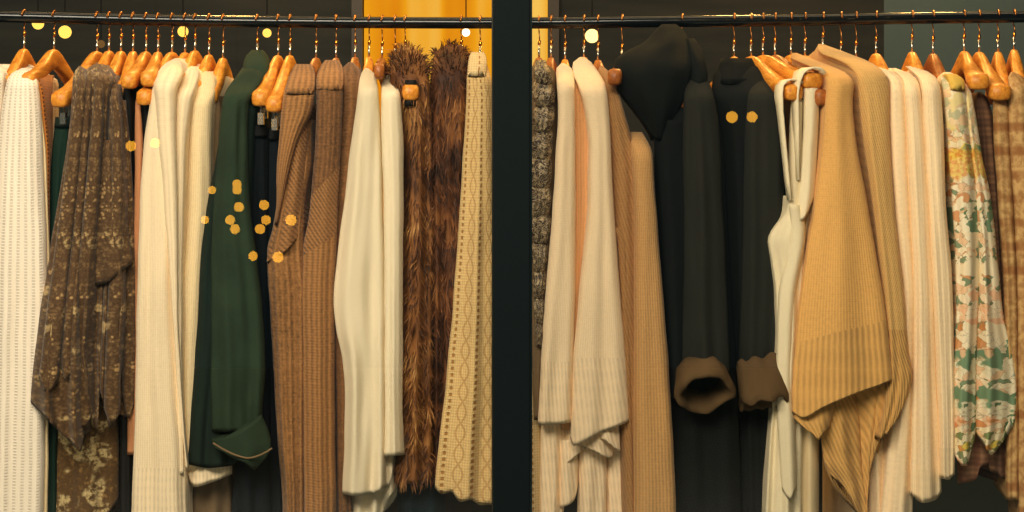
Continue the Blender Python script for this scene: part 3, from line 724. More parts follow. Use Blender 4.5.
# ---- two white blouses
LD = [(68, 362), (76, 360), (100, 357), (130, 353), (160, 349), (180, 347), (210, 343), (250, 338), (300, 333), (330, 336), (360, 342), (400, 345), (440, 344), (496, 342)]
RD = [(68, 371), (76, 376), (100, 379), (130, 381), (200, 383), (300, 385), (400, 386), (494, 386)]
t = garment('blouse', 'long white blouse with flared sleeve, next to the brown cardigans', 'blouse', 369, 'white blouses')
loft('sleeve', blouse, t, LD, RD, dsh(68, 92, .226, 500, d0=.1), hem=[(0, 494), (.3, 496), (.7, 494), (1, 487)], hx=369, bw=.016, folds=[(1.6, .002, .012, 2.6, .3), (2.8, .001, .005)], seed=62, nf=40, wob=.006)
loft('under_layer', blouse, t, [(420, 352), (512, 350), (560, 350)], [(420, 392), (460, 396), (512, 398), (560, 398)], [(420, .185), (560, .19)], hem=[(0, 560), (.5, 548), (.8, 500), (1, 490)], back='tube', thick=.04, folds=[(3, .008, .012)], seed=63, nf=36)
hanger(369, 366, 80, 'wooden hanger holding the long white blouse beside the brown cardigans', ytop=53, cover=True)
t = garment('blouse', 'shorter white blouse with straight sleeve, next to the fur vest', 'blouse', 395, 'white blouses')
loft('sleeve', blouse, t, [(74, 385), (84, 382), (130, 381), (200, 383), (300, 384), (400, 384), (456, 383)], [(74, 394), (84, 398), (110, 402), (150, 404), (300, 403), (400, 403), (440, 404), (456, 405)], dsh(74, 96, .228, 460, d0=.1), hem=[(0, 457), (1, 455)], hx=395, bw=.014, folds=[(1.5, .001, .008, .4, .2), (3, .001, .003)], seed=64, nf=30, wob=.004)
loft('under_layer', blouse, t, [(400, 378), (470, 377), (490, 380)], [(400, 396), (490, 397)], [(400, .195), (490, .2)], hem=[(0, 492), (.5, 486), (1, 462)], back='tube', thick=.03, folds=[(2, .006, .01)], seed=65, nf=24)
hanger(395, 391, 84, 'wooden hanger holding the shorter white blouse beside the fur vest', ytop=56, cover=True)
hanger(382, 379, 70, 'wooden hanger with small bare end between the two white blouses', ytop=54, wide=.022, mat=M_WOODD)

# ---- fur
def fur_obj(name, mat, parent, L, R, dep, hx, seed, count, hem=None, ln=.02, bw=.018):
    base = loft(name, mat, parent, L, R, dep, hem=hem, hx=hx, bw=bw, folds=[(1.6, .003, .006), (3, .002, .004)], seed=seed, nf=30, wob=.006)
    me = base.data
    rng = random.Random(seed)
    V = [Vector(v.co) for v in me.vertices]; F = [tuple(p.vertices) for p in me.polygons]
    quads = [p for p in me.polygons if len(p.vertices) == 4]
    ar = np.array([p.area for p in quads])
    yy = np.array([p.center.y + parent.location.y for p in quads])
    wgt = ar*np.where(yy < -0.02, 1.0, 0.12); cs = np.cumsum(wgt/wgt.sum())
    cx = np.mean([v.x for v in V]); 
    ztop_ = max(v.z for v in V)
    vs, fs = [], []
    for _ in range(count):
        p = quads[min(len(quads)-1, int(np.searchsorted(cs, rng.random())))]
        a, b, c, d = [V[i] for i in p.vertices]
        s, q = rng.random(), rng.random()
        o = a*(1-s)*(1-q) + b*s*(1-q) + c*s*q + d*(1-s)*q
        n = p.normal.copy()
        cl = noise.noise(o*22)*1.4
        tdir = Vector((cl*.5 + rng.uniform(-.35, .35), rng.uniform(-.2, .2), -0.95 + 0.5*noise.noise(o*17+Vector((5, 5, 5)))))
        top_ = o.z > ztop_-.075
        if top_: tdir = Vector((tdir.x*1.4, tdir.y, rng.uniform(-.3, .9)))
        dr = (n*rng.uniform(.35, .8) + tdir*.9).normalized()
        l = ln*rng.uniform(.6, 1.3)
        sdv = dr.cross(n)
        if sdv.length < 1e-4: continue
        sdv = sdv.normalized()*rng.uniform(.0009, .0017)
        m1 = o + dr*l*.55; tip = o + dr*l + Vector((0, 0, -l*.25))
        k = len(vs)
        vs += [o-sdv, o+sdv, m1+sdv*.8, m1-sdv*.8, tip]
        fs += [(k, k+1, k+2, k+3), (k+3, k+2, k+4)]
    nv = len(V)
    nm = bpy.data.meshes.new(name)
    nm.from_pydata(V+vs, [], F+[tuple(i+nv for i in f) for f in fs])
    nm.polygons.foreach_set('use_smooth', [True]*len(nm.polygons)); nm.materials.append(mat); nm.update()
    base.data = nm
    return base
t = garment('fur_vest', 'brown fur vest with a wooden hanger end poking through its armhole', 'vest', 405, 'brown furs')
fur_obj('body', fur1, t, [(46, 398), (54, 392), (66, 390), (80, 390), (110, 402), (150, 403), (300, 401), (400, 396), (485, 394)], [(46, 414), (54, 422), (66, 427), (90, 430), (150, 434), (300, 434), (400, 434), (485, 434)],
        [(46, .06), (60, .15), (84, .198), (485, .205)], 405, 70, 9000, hem=[(0, 482), (.5, 484), (1, 478)])
loft('armhole', strap_m, t, [(80, 405), (92, 402), (106, 404)], [(80, 416), (92, 419), (106, 416)], [(80, .205), (106, .21)], back='tube', thick=.01, seed=71, nf=16, step=4)
hanger(405, 411, 92, 'wooden hanger whose end pokes out of the fur vest', ytop=52, wide=.036)
t = garment('fur_coat', 'dark brown fur coat next to the cream lace cardigan', 'coat', 461, 'brown furs')
fur_obj('body', fur2, t, [(44, 444), (52, 436), (64, 433), (90, 430), (200, 429), (300, 430), (420, 432), (485, 433)], [(44, 456), (52, 463), (64, 467), (90, 468), (150, 466), (300, 460), (420, 452), (485, 448)],
        [(44, .06), (60, .15), (80, .19), (485, .195)], 461, 72, 9000, hem=[(0, 480), (1, 480)])
hanger(461, 451, 72, 'wooden hanger inside the dark brown fur coat', ytop=52, cover=True)
t = garment('skirt', 'dark teal skirt showing below the fur vest hem', 'skirt', 420)
loft('body', darkteal, t, [(330, 404), (480, 398), (560, 396)], [(330, 436), (480, 444), (560, 446)], [(330, .14), (560, .15)], hx=424, bw=.014, folds=[(2, .004, .008)], seed=73)

# ---- cream lace cardigan (left of the mullion) and the strip right of it
t = garment('lace_cardigan', 'cream lace-knit cardigan with scalloped hem, left against the dark window post', 'cardigan', 480)
loft('body', lace, t, [(54, 471), (62, 468), (74, 467), (100, 466), (200, 460), (300, 453), (400, 444), (470, 436), (500, 434)], [(54, 483), (62, 486), (74, 490), (100, 494), (300, 498), (500, 500)], dsh(54, 80, .22, 505, d0=.08),
     hem=[(0, 488), (.12, 494), (.25, 492), (.4, 502), (.55, 500), (.7, 505), (1, 504)], hx=480, bw=.02, folds=[(1.8, .002, .010, 0.4, .2), (3.4, .001, .004)], seed=75, nf=44, uvw=.13, wob=.004)
loft('neckband', lace2, t, [(52, 471), (60, 468), (76, 467)], [(52, 484), (60, 487), (76, 486)], [(52, .1), (64, .19), (76, .2215)], back='tube', thick=.05, seed=76, nf=18)
hanger(480, 474, 74, 'wooden hanger inside the cream lace cardigan', ytop=54, cover=True)
t = garment('lace_blouse', 'pale lace-knit blouse with a column of eyelets, right against the dark window post', 'blouse', 530)
loft('body', lace2, t, [(180, 521), (300, 520), (560, 519)], [(180, 533), (260, 535), (400, 540), (560, 545)], [(180, .15), (560, .19)], hx=524, bw=.016, folds=[(1.6, .002, .005)], seed=77, nf=26, uvw=.05)

# ---- beaded jacket with stacked ruffles
t = garment('beaded_jacket', 'dark brown beaded jacket with stacked ruffle edge, next to the window post', 'jacket', 551)
loft('body', dull, t, [(62, 532), (74, 529), (100, 529), (200, 528), (300, 530), (420, 534)], [(62, 548), (74, 556), (110, 557), (160, 556), (220, 554), (300, 550), (340, 545), (420, 540)], dsh(62, 84, .185, 420, d0=.08), hx=548, bw=.016, folds=[(2, .002, .004)], seed=80, nf=26)
cx = curve1([(62, 541), (100, 544), (150, 541.5), (200, 541), (250, 540), (300, 539), (350, 539)]); hw = curve1([(62, 7), (85, 11), (200, 10.5), (260, 8), (300, 6), (350, 4)])
ys = [60, 82, 105, 130, 157, 186, 214, 242, 270, 297, 322, 344]
for i in range(len(ys)-1):
    a, b = ys[i], ys[i+1]+3
    m_ = (a+b)/2
    loft('ruffle', sequin, t, [(a, cx(a)-hw(a)*.75), (a+5, cx(a)-hw(a)*.98), (m_, cx(m_)-hw(m_)*1.05), (b-5, cx(b)-hw(b)*.9), (b, cx(b)-hw(b)*.7)], [(a, cx(a)+hw(a)*.75), (a+5, cx(a)+hw(a)*.98), (m_, cx(m_)+hw(m_)*1.05), (b-5, cx(b)+hw(b)*.9), (b, cx(b)+hw(b)*.7)],
         [(a, .185 if i == 0 else .204), (m_, .218), (b, .206)], back='tube', thick=.02, folds=[(2, .003, .003), (4, .002, .002)], seed=81+i, nf=24, step=3, edge=1.6, uvw=.045)
hanger(551, 542, 78, 'wooden hanger inside the dark beaded jacket', ytop=53, mat=M_WOODD, cover=True)
hanger(539, 531, 72, 'dark wooden hanger right against the window post', ytop=53, mat=M_WOODD, cover=True)

# ---- pale peach sweaters
LI = [(63, 558), (70, 556), (84, 557), (110, 558), (150, 556), (200, 553), (250, 549), (300, 545), (360, 541), (425, 538)]
RI = [(63, 568), (70, 573), (84, 575), (110, 575), (200, 576), (300, 575), (425, 573)]
t = sweater('pale peach sweater with ribbed hem, beside the dark beaded jacket', 565, LI, RI, dsh(63, 88, .226, 430, d0=.08), (peachy, peachy_rib), rib=362, seed=95, hem=[(0, 425), (.4, 425), (1, 422)], uvw=.08, folds=[(1.3, .001, .006)])
loft('under_layer', peachy_rib, t, [(400, 541), (512, 540), (560, 540)], [(400, 566), (450, 566), (512, 564), (560, 562)], [(400, .19), (560, .2)], hem=[(0, 560), (1, 555)], back='tube', thick=.04, folds=[(2, .004, .008)], seed=96, nf=28)
hanger(565, 564, 74, 'wooden hanger inside the pale peach sweater by the beaded jacket', ytop=55, cover=True)
LK = [(57, 575), (64, 572), (74, 573), (86, 578), (110, 585), (150, 589), (200, 588), (250, 584), (300, 578), (360, 573), (420, 571), (445, 570)]
RK = [(57, 589), (64, 593), (74, 600), (86, 606), (110, 609), (150, 611), (200, 614), (250, 617), (300, 621), (360, 626), (420, 629), (445, 629)]
t = sweater('pale peach sweater with wide ribbed hem and ruffled folds, beside the tan cardigan', 584, LK, RK, dsh(57, 94, .236, 445, d0=.08), (peachy, peachy_rib), rib=358, seed=97, hem=[(0, 438), (.06, 446), (.25, 441), (.6, 431), (.9, 424), (1, 421)], uvw=.10, folds=[(1.3, .001, .007), (2.6, .0005, .003)])
loft('inner_side', peach_shade, t, [(70, 564), (100, 570), (200, 572), (300, 571), (430, 560)], [(70, 582), (100, 590), (200, 592), (300, 586), (430, 590)], [(70, .12), (100, .19), (430, .2)], back='tube', thick=.08, folds=[(1.2, .003, .006)], seed=98, nf=24)  # same sweater's body in shade, darkened by its material
# ruffled lower folds
loft('ruffle_fold', peachy_rib, t, [(425, 564), (450, 558), (466, 557), (500, 558)], [(425, 592), (450, 594), (500, 592)], [(425, .19), (500, .215)], hem=[(0, 468), (.15, 466), (.5, 456), (.8, 448), (1, 446)], back='tube', thick=.02, folds=[(1.2, .006, .01, 2.5, .3)], seed=99, nf=28)
loft('ruffle_fold', peachy_rib, t, [(425, 572), (440, 574), (470, 590)], [(425, 612), (440, 614), (470, 612)], [(425, .213), (462, .232)], hem=[(0, 444), (.3, 449), (.7, 456), (.95, 459), (1, 448)], back='tube', thick=.015, folds=[(1.4, .004, .008, .6, .3)], seed=100, nf=28)
loft('ruffle_fold', peachy_rib, t, [(415, 588), (430, 592), (455, 606)], [(415, 618), (430, 620), (455, 620)], [(415, .222), (455, .236)], hem=[(0, 438), (.4, 442), (.8, 450), (1, 452)], back='tube', thick=.012, folds=[(1.2, .003, .006, 3, .2)], seed=101, nf=24)
loft('lower_panel', peachy_rib, t, [(440, 560), (480, 559), (500, 559), (530, 560)], [(440, 578), (480, 578), (530, 578)], [(440, .195), (530, .21)], hem=[(0, 508), (.5, 505), (.8, 500), (1, 486)], back='tube', thick=.02, folds=[(1.2, .004, .006)], seed=102, nf=22)
loft('lower_panel', peachy_rib, t, [(445, 578), (512, 577), (560, 576)], [(445, 606), (470, 607), (512, 607), (560, 608)], [(445, .196), (560, .205)], back='tube', thick=.05, folds=[(1.5, .004, .006)], seed=103, nf=26)
loft('lower_panel', peachy_rib, t, [(435, 605), (512, 606), (560, 606)], [(435, 628), (512, 629), (560, 629)], [(435, .18), (560, .19)], back='tube', thick=.04, folds=[(1.3, .003, .005)], seed=104, nf=22)
hanger(584, 588, 72, 'wooden hanger inside the pale peach sweater by the tan cardigan', ytop=53, cover=True)

# ---- tan cardigan and oatmeal-tan cardigan
t = sweater('tan heather cardigan with a narrow visible edge, behind the oatmeal coat-length cardigan', 598, [(66, 598), (76, 600), (90, 604), (120, 606), (200, 610), (300, 615), (512, 622), (570, 624)], [(66, 606), (76, 612), (90, 618), (110, 624), (140, 632), (170, 638), (220, 640), (300, 642), (570, 644)],
            dsh(66, 110, .205, 570, d0=.08), (tan,), name='cardigan', cat='cardigan', group='tan cardigans', seed=110, folds=[(1.6, .003, .008), (3.2, .001, .003)])
loft('buttonband', tan, t, [(228, 613), (240, 617), (400, 624), (560, 628)], [(228, 620), (240, 626), (400, 632), (560, 636)], [(228, .212), (560, .219)], back='tube', thick=.015, folds=[(1, .002, .002)], seed=111, nf=14)
hanger(598, 608, 82, 'wooden hanger inside the tan heather cardigan', ytop=56, mat=M_WOODD, cover=True)
t = sweater('long oatmeal cardigan next to the hooded black coat', 622, [(132, 632), (142, 630), (170, 632), (250, 634), (400, 633), (570, 632)], [(132, 642), (142, 648), (152, 652), (180, 654), (220, 657), (300, 664), (400, 671), (512, 676), (570, 678)],
            [(132, .16), (142, .205), (160, .225), (570, .235)], (oattan,), name='cardigan', cat='cardigan', group='tan cardigans', seed=112, folds=[(1.2, .001, .005)], uvw=.08)
hanger(622, 614, 76, 'wooden hanger behind the black hood, its end showing beside the tan cardigan', ytop=58, mat=M_WOODD, wide=.03)

# ---- hooded black coat
t = garment('hooded_coat', 'black coat with raised hood and rolled brown cuff', 'coat', 682)
loft('body', coat2, t, [(90, 652), (140, 654), (200, 656), (300, 662), (400, 668), (570, 676)], [(90, 712), (140, 722), (200, 726), (300, 732), (400, 738), (570, 742)], [(90, .12), (130, .175), (570, .185)], hx=684, bw=.024, folds=[(2, .004, .008), (4, .001, .003)], seed=120, nf=36)
loft('sleeve', coat, t, [(66, 686), (80, 686), (100, 684), (150, 683), (250, 684), (350, 682), (375, 681)], [(66, 696), (80, 708), (96, 714), (130, 719), (200, 722), (300, 727), (375, 730)], dsh(66, 100, .222, 375, d0=.08), back='tube', thick=.06, folds=[(1.5, .002, .008, 1, .3), (3, .001, .003)], seed=121, nf=34, wob=.006)
loft('front_edge', coat2, t, [(120, 652), (200, 658), (300, 664), (400, 670)], [(120, 688), (200, 690), (300, 690), (400, 692)], [(120, .19), (400, .2)], back='tube', thick=.03, folds=[(1.4, .003, .006)], seed=122, nf=24)
loft('hood', hoodm, t, [(24, 662), (30, 655), (42, 644), (52, 624), (60, 615), (76, 614), (92, 620), (110, 634), (128, 648), (140, 656)], [(24, 676), (30, 684), (42, 690), (60, 693), (80, 690), (100, 684), (120, 674), (140, 662)],
     [(24, .05), (45, .13), (75, .2), (110, .205), (140, .19)], back='tube', thick=.2, folds=[(1.3, .006, .008, 2, .4), (2.6, .002, .004)], seed=123, nf=40, wob=.012, rnd=.05)
loft('hood_back', hoodm, t, [(38, 684), (50, 686), (70, 688), (86, 692)], [(38, 694), (50, 702), (66, 706), (78, 708), (86, 704)], [(38, .08), (60, .14), (86, .17)], back='tube', thick=.1, folds=[(1.2, .004, .005)], seed=124, nf=22)
def rolled_cuff(t, cxp, cyp, d, rx, ry, tilt, mat, hollow_mat, hgt=.055, roll=0.0, seed=0):
    """a turned-back sleeve end: rounded band around a dark opening, its mouth tipped towards the viewer"""
    c = W(cxp, cyp, d); R_ = Matrix.Rotation(tilt, 3, 'X') @ Matrix.Rotation(0, 3, 'Z')
    R_ = Matrix.Rotation(roll, 3, 'Y') @ R_
    prof = [(.80, hgt*.55), (.95, hgt*.5), (1.0, hgt*.3), (1.04, 0), (1.05, -hgt*.35), (1.0, -hgt*.5), (.9, -hgt*.53), (.82, -hgt*.45), (.76, -hgt*.2), (.70, hgt*.2)]
    n = 36; vs, fs = [], []
    for (s, z) in prof:
        for j in range(n):
            th = 2*PI*j/n
            w = 1 + .2*noise.noise(Vector((math.cos(th)*1.6, math.sin(th)*1.6, seed+z*18)))
            vs.append(c + R_ @ Vector((rx*s*w*math.cos(th), ry*s*w*math.sin(th), z + .013*noise.noise(Vector((math.cos(th)*2, math.sin(th)*2, seed+9))))))
    for i in range(len(prof)-1):
        for j in range(n): fs.append((i*n+j, i*n+(j+1) % n, (i+1)*n+(j+1) % n, (i+1)*n+j))
    uv = [[(math.atan2(0, 1), 0)]*4 for _ in fs]
    uv = [[(0.1*(k % n)/n*3, .01*(k//n)) for k in f] for f in fs]
    o = mesh_obj('rolled_cuff', vs, fs, mat, t, uv)
    v = vs[-n:]; 
    o2 = mesh_obj('sleeve_opening', v + [sum(v, Vector())/n + R_ @ Vector((0, 0, .02))], [(j, (j+1) % n, n) for j in range(n)], hollow_mat, o, [[(0, 0)]*3]*n)  # dark disc paints the shade inside the sleeve
    return o
rolled_cuff(t, 703, 383, .225, .056, .05, math.radians(-58), cufft, hoodm, .075, math.radians(-10), 3)
hanger(682, 680, 88, 'wooden hanger inside the hooded black coat', ytop=54, mat=M_WOODD, cover=True)
# ---- second black coat
t = garment('wool_coat', 'black coat with plain collar and brown cuff, behind the ivory tank top', 'coat', 734)
loft('body', coat2, t, [(62, 722), (72, 714), (90, 712), (130, 718), (200, 724), (300, 728), (400, 738), (570, 742)], [(62, 760), (72, 774), (90, 782), (130, 786), (250, 786), (400, 784), (570, 784)], [(62, .05), (80, .10), (100, .14), (570, .16)], hx=745, bw=.024, folds=[(2.4, .004, .008), (5, .001, .003)], seed=130, nf=40)
loft('sleeve', coat, t, [(76, 752), (92, 748), (130, 745), (250, 742), (375, 738)], [(76, 772), (92, 781), (130, 784), (250, 784), (375, 782)], [(76, .08), (100, .165), (375, .185)], back='tube', thick=.05, folds=[(1.5, .002, .006), (3, .001, .003)], seed=131, nf=30)
loft('collar', hoodm, t, [(58, 722), (70, 718), (84, 718)], [(58, 752), (70, 758), (84, 754)], [(58, .05), (84, .112)], back='tube', thick=.08, folds=[(1.2, .003, .004)], seed=132, nf=22)
rolled_cuff(t, 761, 384, .195, .05, .04, math.radians(-24), cufft, hoodm, .09, math.radians(-6), 8)
hanger(734, 738, 72, 'wooden hanger in the black coat with plain collar', ytop=54, half=.06, wide=.026)

# ---- tank tops
def ribbon(name, mat, parent, path, w, nrm=None, th=.0015):
    """flat strap following a path of points, width w, lying sideways (x) """
    vs, fs, uv = [], [], []
    P = [Vector(p) for p in path]; m = len(P); Ws = w if isinstance(w, list) else [w]*m
    for i, p in enumerate(P):
        tdir = (P[min(i+1, m-1)]-P[max(0, i-1)]).normalized()
        s = Vector((0, 1, 0)); s = (s - tdir*s.dot(tdir)).normalized()
        if nrm is not None: s = Vector(nrm); s = (s - tdir*s.dot(tdir)).normalized()
        n_ = tdir.cross(s).normalized()
        vs += [p-s*Ws[i]*.5-n_*th, p+s*Ws[i]*.5-n_*th, p+s*Ws[i]*.5+n_*th, p-s*Ws[i]*.5+n_*th]
    for i in range(m-1):
        for j in range(4): fs.append((i*4+j, i*4+(j+1) % 4, (i+1)*4+(j+1) % 4, (i+1)*4+j))
    fs += [(3, 2, 1, 0), (4*m-4, 4*m-3, 4*m-2, 4*m-1)]
    uv = [[(v.x, v.z) for v in (vs[k] for k in f)] for f in fs]
    return mesh_obj(name, vs, fs, mat, parent, uv)
t = garment('tank_top', 'ivory satin tank top with thin strap looped over the lower hanger end', 'tank top', 751, 'ivory tank tops')
loft('body', tank, t, [(196, 789), (210, 786), (222, 778), (232, 771), (240, 768), (260, 771), (290, 775), (330, 776), (400, 772), (460, 768), (570, 762)], [(196, 800), (210, 803), (240, 806), (300, 806), (400, 804), (512, 802), (570, 802)],
     [(196, .195), (225, .205), (570, .21)], hem=[(0, 570), (1, 560)], hx=755, bw=.014, folds=[(1.7, .004, .010, .3, .3), (3.3, .002, .005)], seed=140, nf=40, wob=.008)
loft('front_drape', tank, t, [(205, 789), (230, 790), (300, 778), (380, 776), (440, 778), (495, 782)], [(205, 800), (230, 806), (300, 796), (380, 793), (440, 796), (495, 797)], [(205, .215), (495, .225)], hem=[(0, 490), (.5, 500), (1, 488)], back='tube', thick=.012, folds=[(1.2, .003, .005)], seed=141, nf=22)
Pn = [W(789.5, 200, .205), W(787, 180, .205), W(783, 140, .205), W(780, 110, .205), W(778.5, 95, .204), W(779.5, 86, .2), W(784, 81, .195), W(790, 79.5, .192), W(796, 80.5, .19), W(801, 84, .188)]
ribbon('strap', tank, t, Pn, [.014, .015, .017, .02]+[.026]*6, nrm=(.5, -.86, 0))
loft('back_strap', tank, t, [(99, 791), (130, 789), (170, 788), (212, 789)], [(99, 803), (130, 803), (170, 802), (212, 803)], [(99, .19), (212, .2)], back='tube', thick=.008, folds=[(1, .002, .002)], seed=142, nf=16)
hanger(751, 795.5, 92, 'wooden hanger with the lower bare end, through the strap of the ivory tank top', ytop=54, wide=.043)
t = garment('tank_top', 'ivory satin tank top with wide strap over the upper hanger end, beside the camel sweater', 'tank top', 763, 'ivory tank tops')
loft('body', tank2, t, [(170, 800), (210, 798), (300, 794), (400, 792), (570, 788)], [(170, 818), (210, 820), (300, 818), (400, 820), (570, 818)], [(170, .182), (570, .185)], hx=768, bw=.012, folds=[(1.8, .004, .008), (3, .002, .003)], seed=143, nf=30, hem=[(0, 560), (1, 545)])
loft('front_drape', tank, t, [(88, 803), (120, 803), (160, 801), (200, 797), (225, 792)], [(88, 820), (120, 819), (160, 817), (190, 815), (225, 812)], [(88, .2), (150, .205), (225, .216)], back='tube', thick=.01, folds=[(1.5, .002, .005, 0.8, .2)], seed=144, nf=26, hem=[(0, 222), (.5, 220), (1, 196)])
Pn = [W(797, 180, .198), W(796, 130, .198), W(795, 95, .198), W(796, 82, .197), W(799, 73, .195), W(805, 69, .192), W(812, 68, .19), W(818, 70, .188), W(822, 75, .187)]
ribbon('strap', tank, t, Pn, [.016, .018, .022, .028, .034, .034, .034, .034, .034], nrm=(.5, -.86, 0))
hanger(763, 815, 80, 'wooden hanger with the upper bare end, through the wide strap of the ivory tank top', ytop=53, wide=.046)
hanger(775, 824, 97, 'wooden hanger with a brown end half hidden behind the camel sweater', ytop=53, wide=.034, mat=M_WOODD)

# ---- camel sweaters
CAM = 'camel sweaters'
LQ = [(53, 786), (60, 792), (66, 808), (74, 822), (84, 826), (100, 825), (130, 823), (160, 820), (200, 815), (250, 807), (300, 800), (340, 796), (400, 792), (450, 792)]
RQ = [(53, 803), (60, 815), (66, 832), (74, 848), (84, 854), (100, 853), (130, 855), (200, 867), (250, 876), (300, 884), (340, 889), (384, 893), (450, 897)]
depQ = [(53, .03), (60, .09), (70, .17), (84, .222), (200, .238), (450, .25)]
t = garment('knit_sweater', 'camel sweater with slanting ribbed hem and draped folds, beside the ivory tank tops', 'sweater', 791, CAM)
loft('body', camel, t, cut(LQ, 53, 345), cut(RQ, 53, 345), depQ, hem=[(0, 343.5), (.5, 331.5), (1, 320.5)], lip=False, frange=(53, 450), hx=795, bw=.016, folds=[(1.2, .001, .007, 3.3, .2), (2.4, .0005, .003)], seed=150, nf=44, wob=.004, uvw=.13)
loft('ribbed_hem', camel_rib, t, cut(LQ, 318, 450), cut(RQ, 318, 450), depQ, frange=(53, 450), top=[(0, 343), (.5, 331), (1, 320)], hem=[(0, 412), (.1, 418), (.3, 408), (.6, 395), (.85, 386), (1, 380)], hx=795, bw=.016, folds=[(1.2, .001, .007, 3.3, .2), (2.4, .0005, .003)], wob=.004, seed=150, nf=50, uvw=.17, step=4)
loft('turned_hem', camel_rib2, t, [(400, 794), (420, 794), (440, 808), (450, 814)], [(400, 838), (420, 832), (440, 826), (450, 822)], [(400, .228), (450, .243)], hem=[(0, 418), (.3, 432), (.6, 440), (1, 428)], back='tube', thick=.015, folds=[(1.1, .003, .006, 1, .2)], seed=151, nf=26)
loft('draped_fold', camel_rib2, t, [(385, 824), (420, 820), (460, 824), (490, 838), (540, 846)], [(385, 852), (420, 860), (460, 862), (500, 868), (540, 872)], [(385, .205), (540, .215)], hem=[(0, 476), (.2, 486), (.5, 505), (.8, 530), (1, 540)], back='tube', thick=.03, folds=[(1.4, .005, .009, 2, .3), (3, .001, .003)], seed=152, nf=32)
loft('draped_fold', camel_rib2, t, [(380, 850), (420, 856), (470, 862), (540, 864)], [(380, 892), (410, 888), (440, 880), (470, 874), (540, 872)], [(380, .19), (540, .205)], hem=[(0, 535), (.3, 520), (.6, 480), (1, 440)], back='tube', thick=.03, folds=[(1.6, .004, .009, 0.5, .3)], seed=153, nf=32)
hanger(791, 838, 80, 'wooden hanger inside the camel sweater with draped hem', ytop=53, cover=True)
LR = [(44, 814), (52, 818), (60, 836), (68, 850), (78, 856), (100, 858), (140, 862), (200, 871), (260, 878), (300, 882), (360, 886), (400, 884), (440, 878)]
RR = [(44, 826), (52, 845), (60, 866), (68, 880), (78, 887), (90, 890), (120, 890), (200, 894), (250, 899), (300, 905), (350, 909), (376, 913), (395, 909), (440, 890)]
depR = [(44, .02), (52, .08), (60, .14), (78, .205), (200, .215), (440, .225)]
t = sweater('sand coloured sweater with long shoulder, behind the camel sweater', 823, LR, RR, depR, (camel2, camel_rib2), group=CAM, seed=155, rib=330, hem=[(0, 440), (.5, 436), (.8, 425), (1, 392)], nf=40, bw=.016, uvw=.09)
loft('lower_fold', camel_rib2, t, [(380, 872), (440, 870), (480, 868)], [(380, 911), (410, 902), (450, 882), (480, 876)], [(380, .2), (480, .2)], hem=[(0, 476), (.5, 452), (1, 400)], back='tube', thick=.02, folds=[(1.4, .004, .006)], seed=156, nf=26)
hanger(823, 872, 76, 'wooden hanger inside the sand coloured sweater', ytop=48, cover=True)
t = garment('knit_dress', 'cream knit hem hanging below the camel sweaters, beside the ivory sweaters', 'dress', 841)
loft('body', ivory, t, [(430, 862), (480, 868), (570, 866)], [(430, 884), (480, 886), (570, 888)], [(430, .165), (570, .17)], hx=846, bw=.014, folds=[(1.6, .004, .006)], seed=157, nf=24)
hanger(805, 846, 84, 'wooden hanger between the two camel sweaters, only its hook showing', ytop=54, cover=True)
hanger(841, 878, 88, 'wooden hanger between sand sweater and first ivory sweater, mostly hidden', ytop=57, mat=M_WOODD, cover=True)

# ---- ivory sweaters
IV = 'ivory sweaters'
LS = [(66, 868), (74, 884), (84, 890), (100, 889), (160, 890), (200, 893), (250, 897), (300, 902), (400, 893), (512, 880), (570, 876)]
RS = [(66, 880), (74, 898), (84, 904), (100, 907), (160, 910), (250, 914), (300, 916), (400, 915), (512, 913), (570, 912)]
t = sweater('ivory sweater hanging longest, right beside the sand sweater', 856, LS, RS, [(66, .1), (76, .16), (90, .195), (570, .195)], (ivory,), group=IV, seed=160, bw=.014)
hanger(856, 893, 84, 'wooden hanger in the longest ivory sweater', ytop=57, mat=M_WOODD, cover=True)
LT = [(68, 886), (76, 900), (84, 904), (100, 905), (200, 910), (300, 914), (400, 912), (497, 910)]
RT = [(68, 900), (76, 914), (84, 919), (100, 922), (200, 929), (300, 934), (400, 938), (497, 942)]
t = sweater('ivory sweater with ribbed hem, middle of the three ivory sweaters', 876, LT, RT, [(68, .1), (78, .17), (92, .21), (500, .215)], (ivory, ivory_rib), group=IV, rib=470, seed=161, hem=[(0, 494), (.4, 503), (.8, 500), (1, 492)], bw=.014)
hanger(876, 908, 82, 'wooden hanger in the middle ivory sweater, its shoulder bare near the hook', ytop=53, cover=True)
LU = [(66, 900), (72, 912), (80, 920), (92, 922), (120, 923), (200, 928), (300, 933), (400, 938), (478, 941)]
RU = [(66, 915), (72, 930), (80, 938), (92, 941), (120, 943), (200, 946), (300, 953), (400, 955), (478, 955)]
t = sweater('ivory sweater directly left of the flower-print shirt', 912, LU, RU, [(66, .12), (76, .18), (90, .218), (480, .222)], (ivory, ivory_rib), group=IV, rib=448, seed=162, hem=[(0, 478), (.5, 480), (1, 474)], bw=.014)
hanger(912, 934, 78, 'wooden hanger in the ivory sweater beside the flower-print shirt', ytop=52, cover=True)

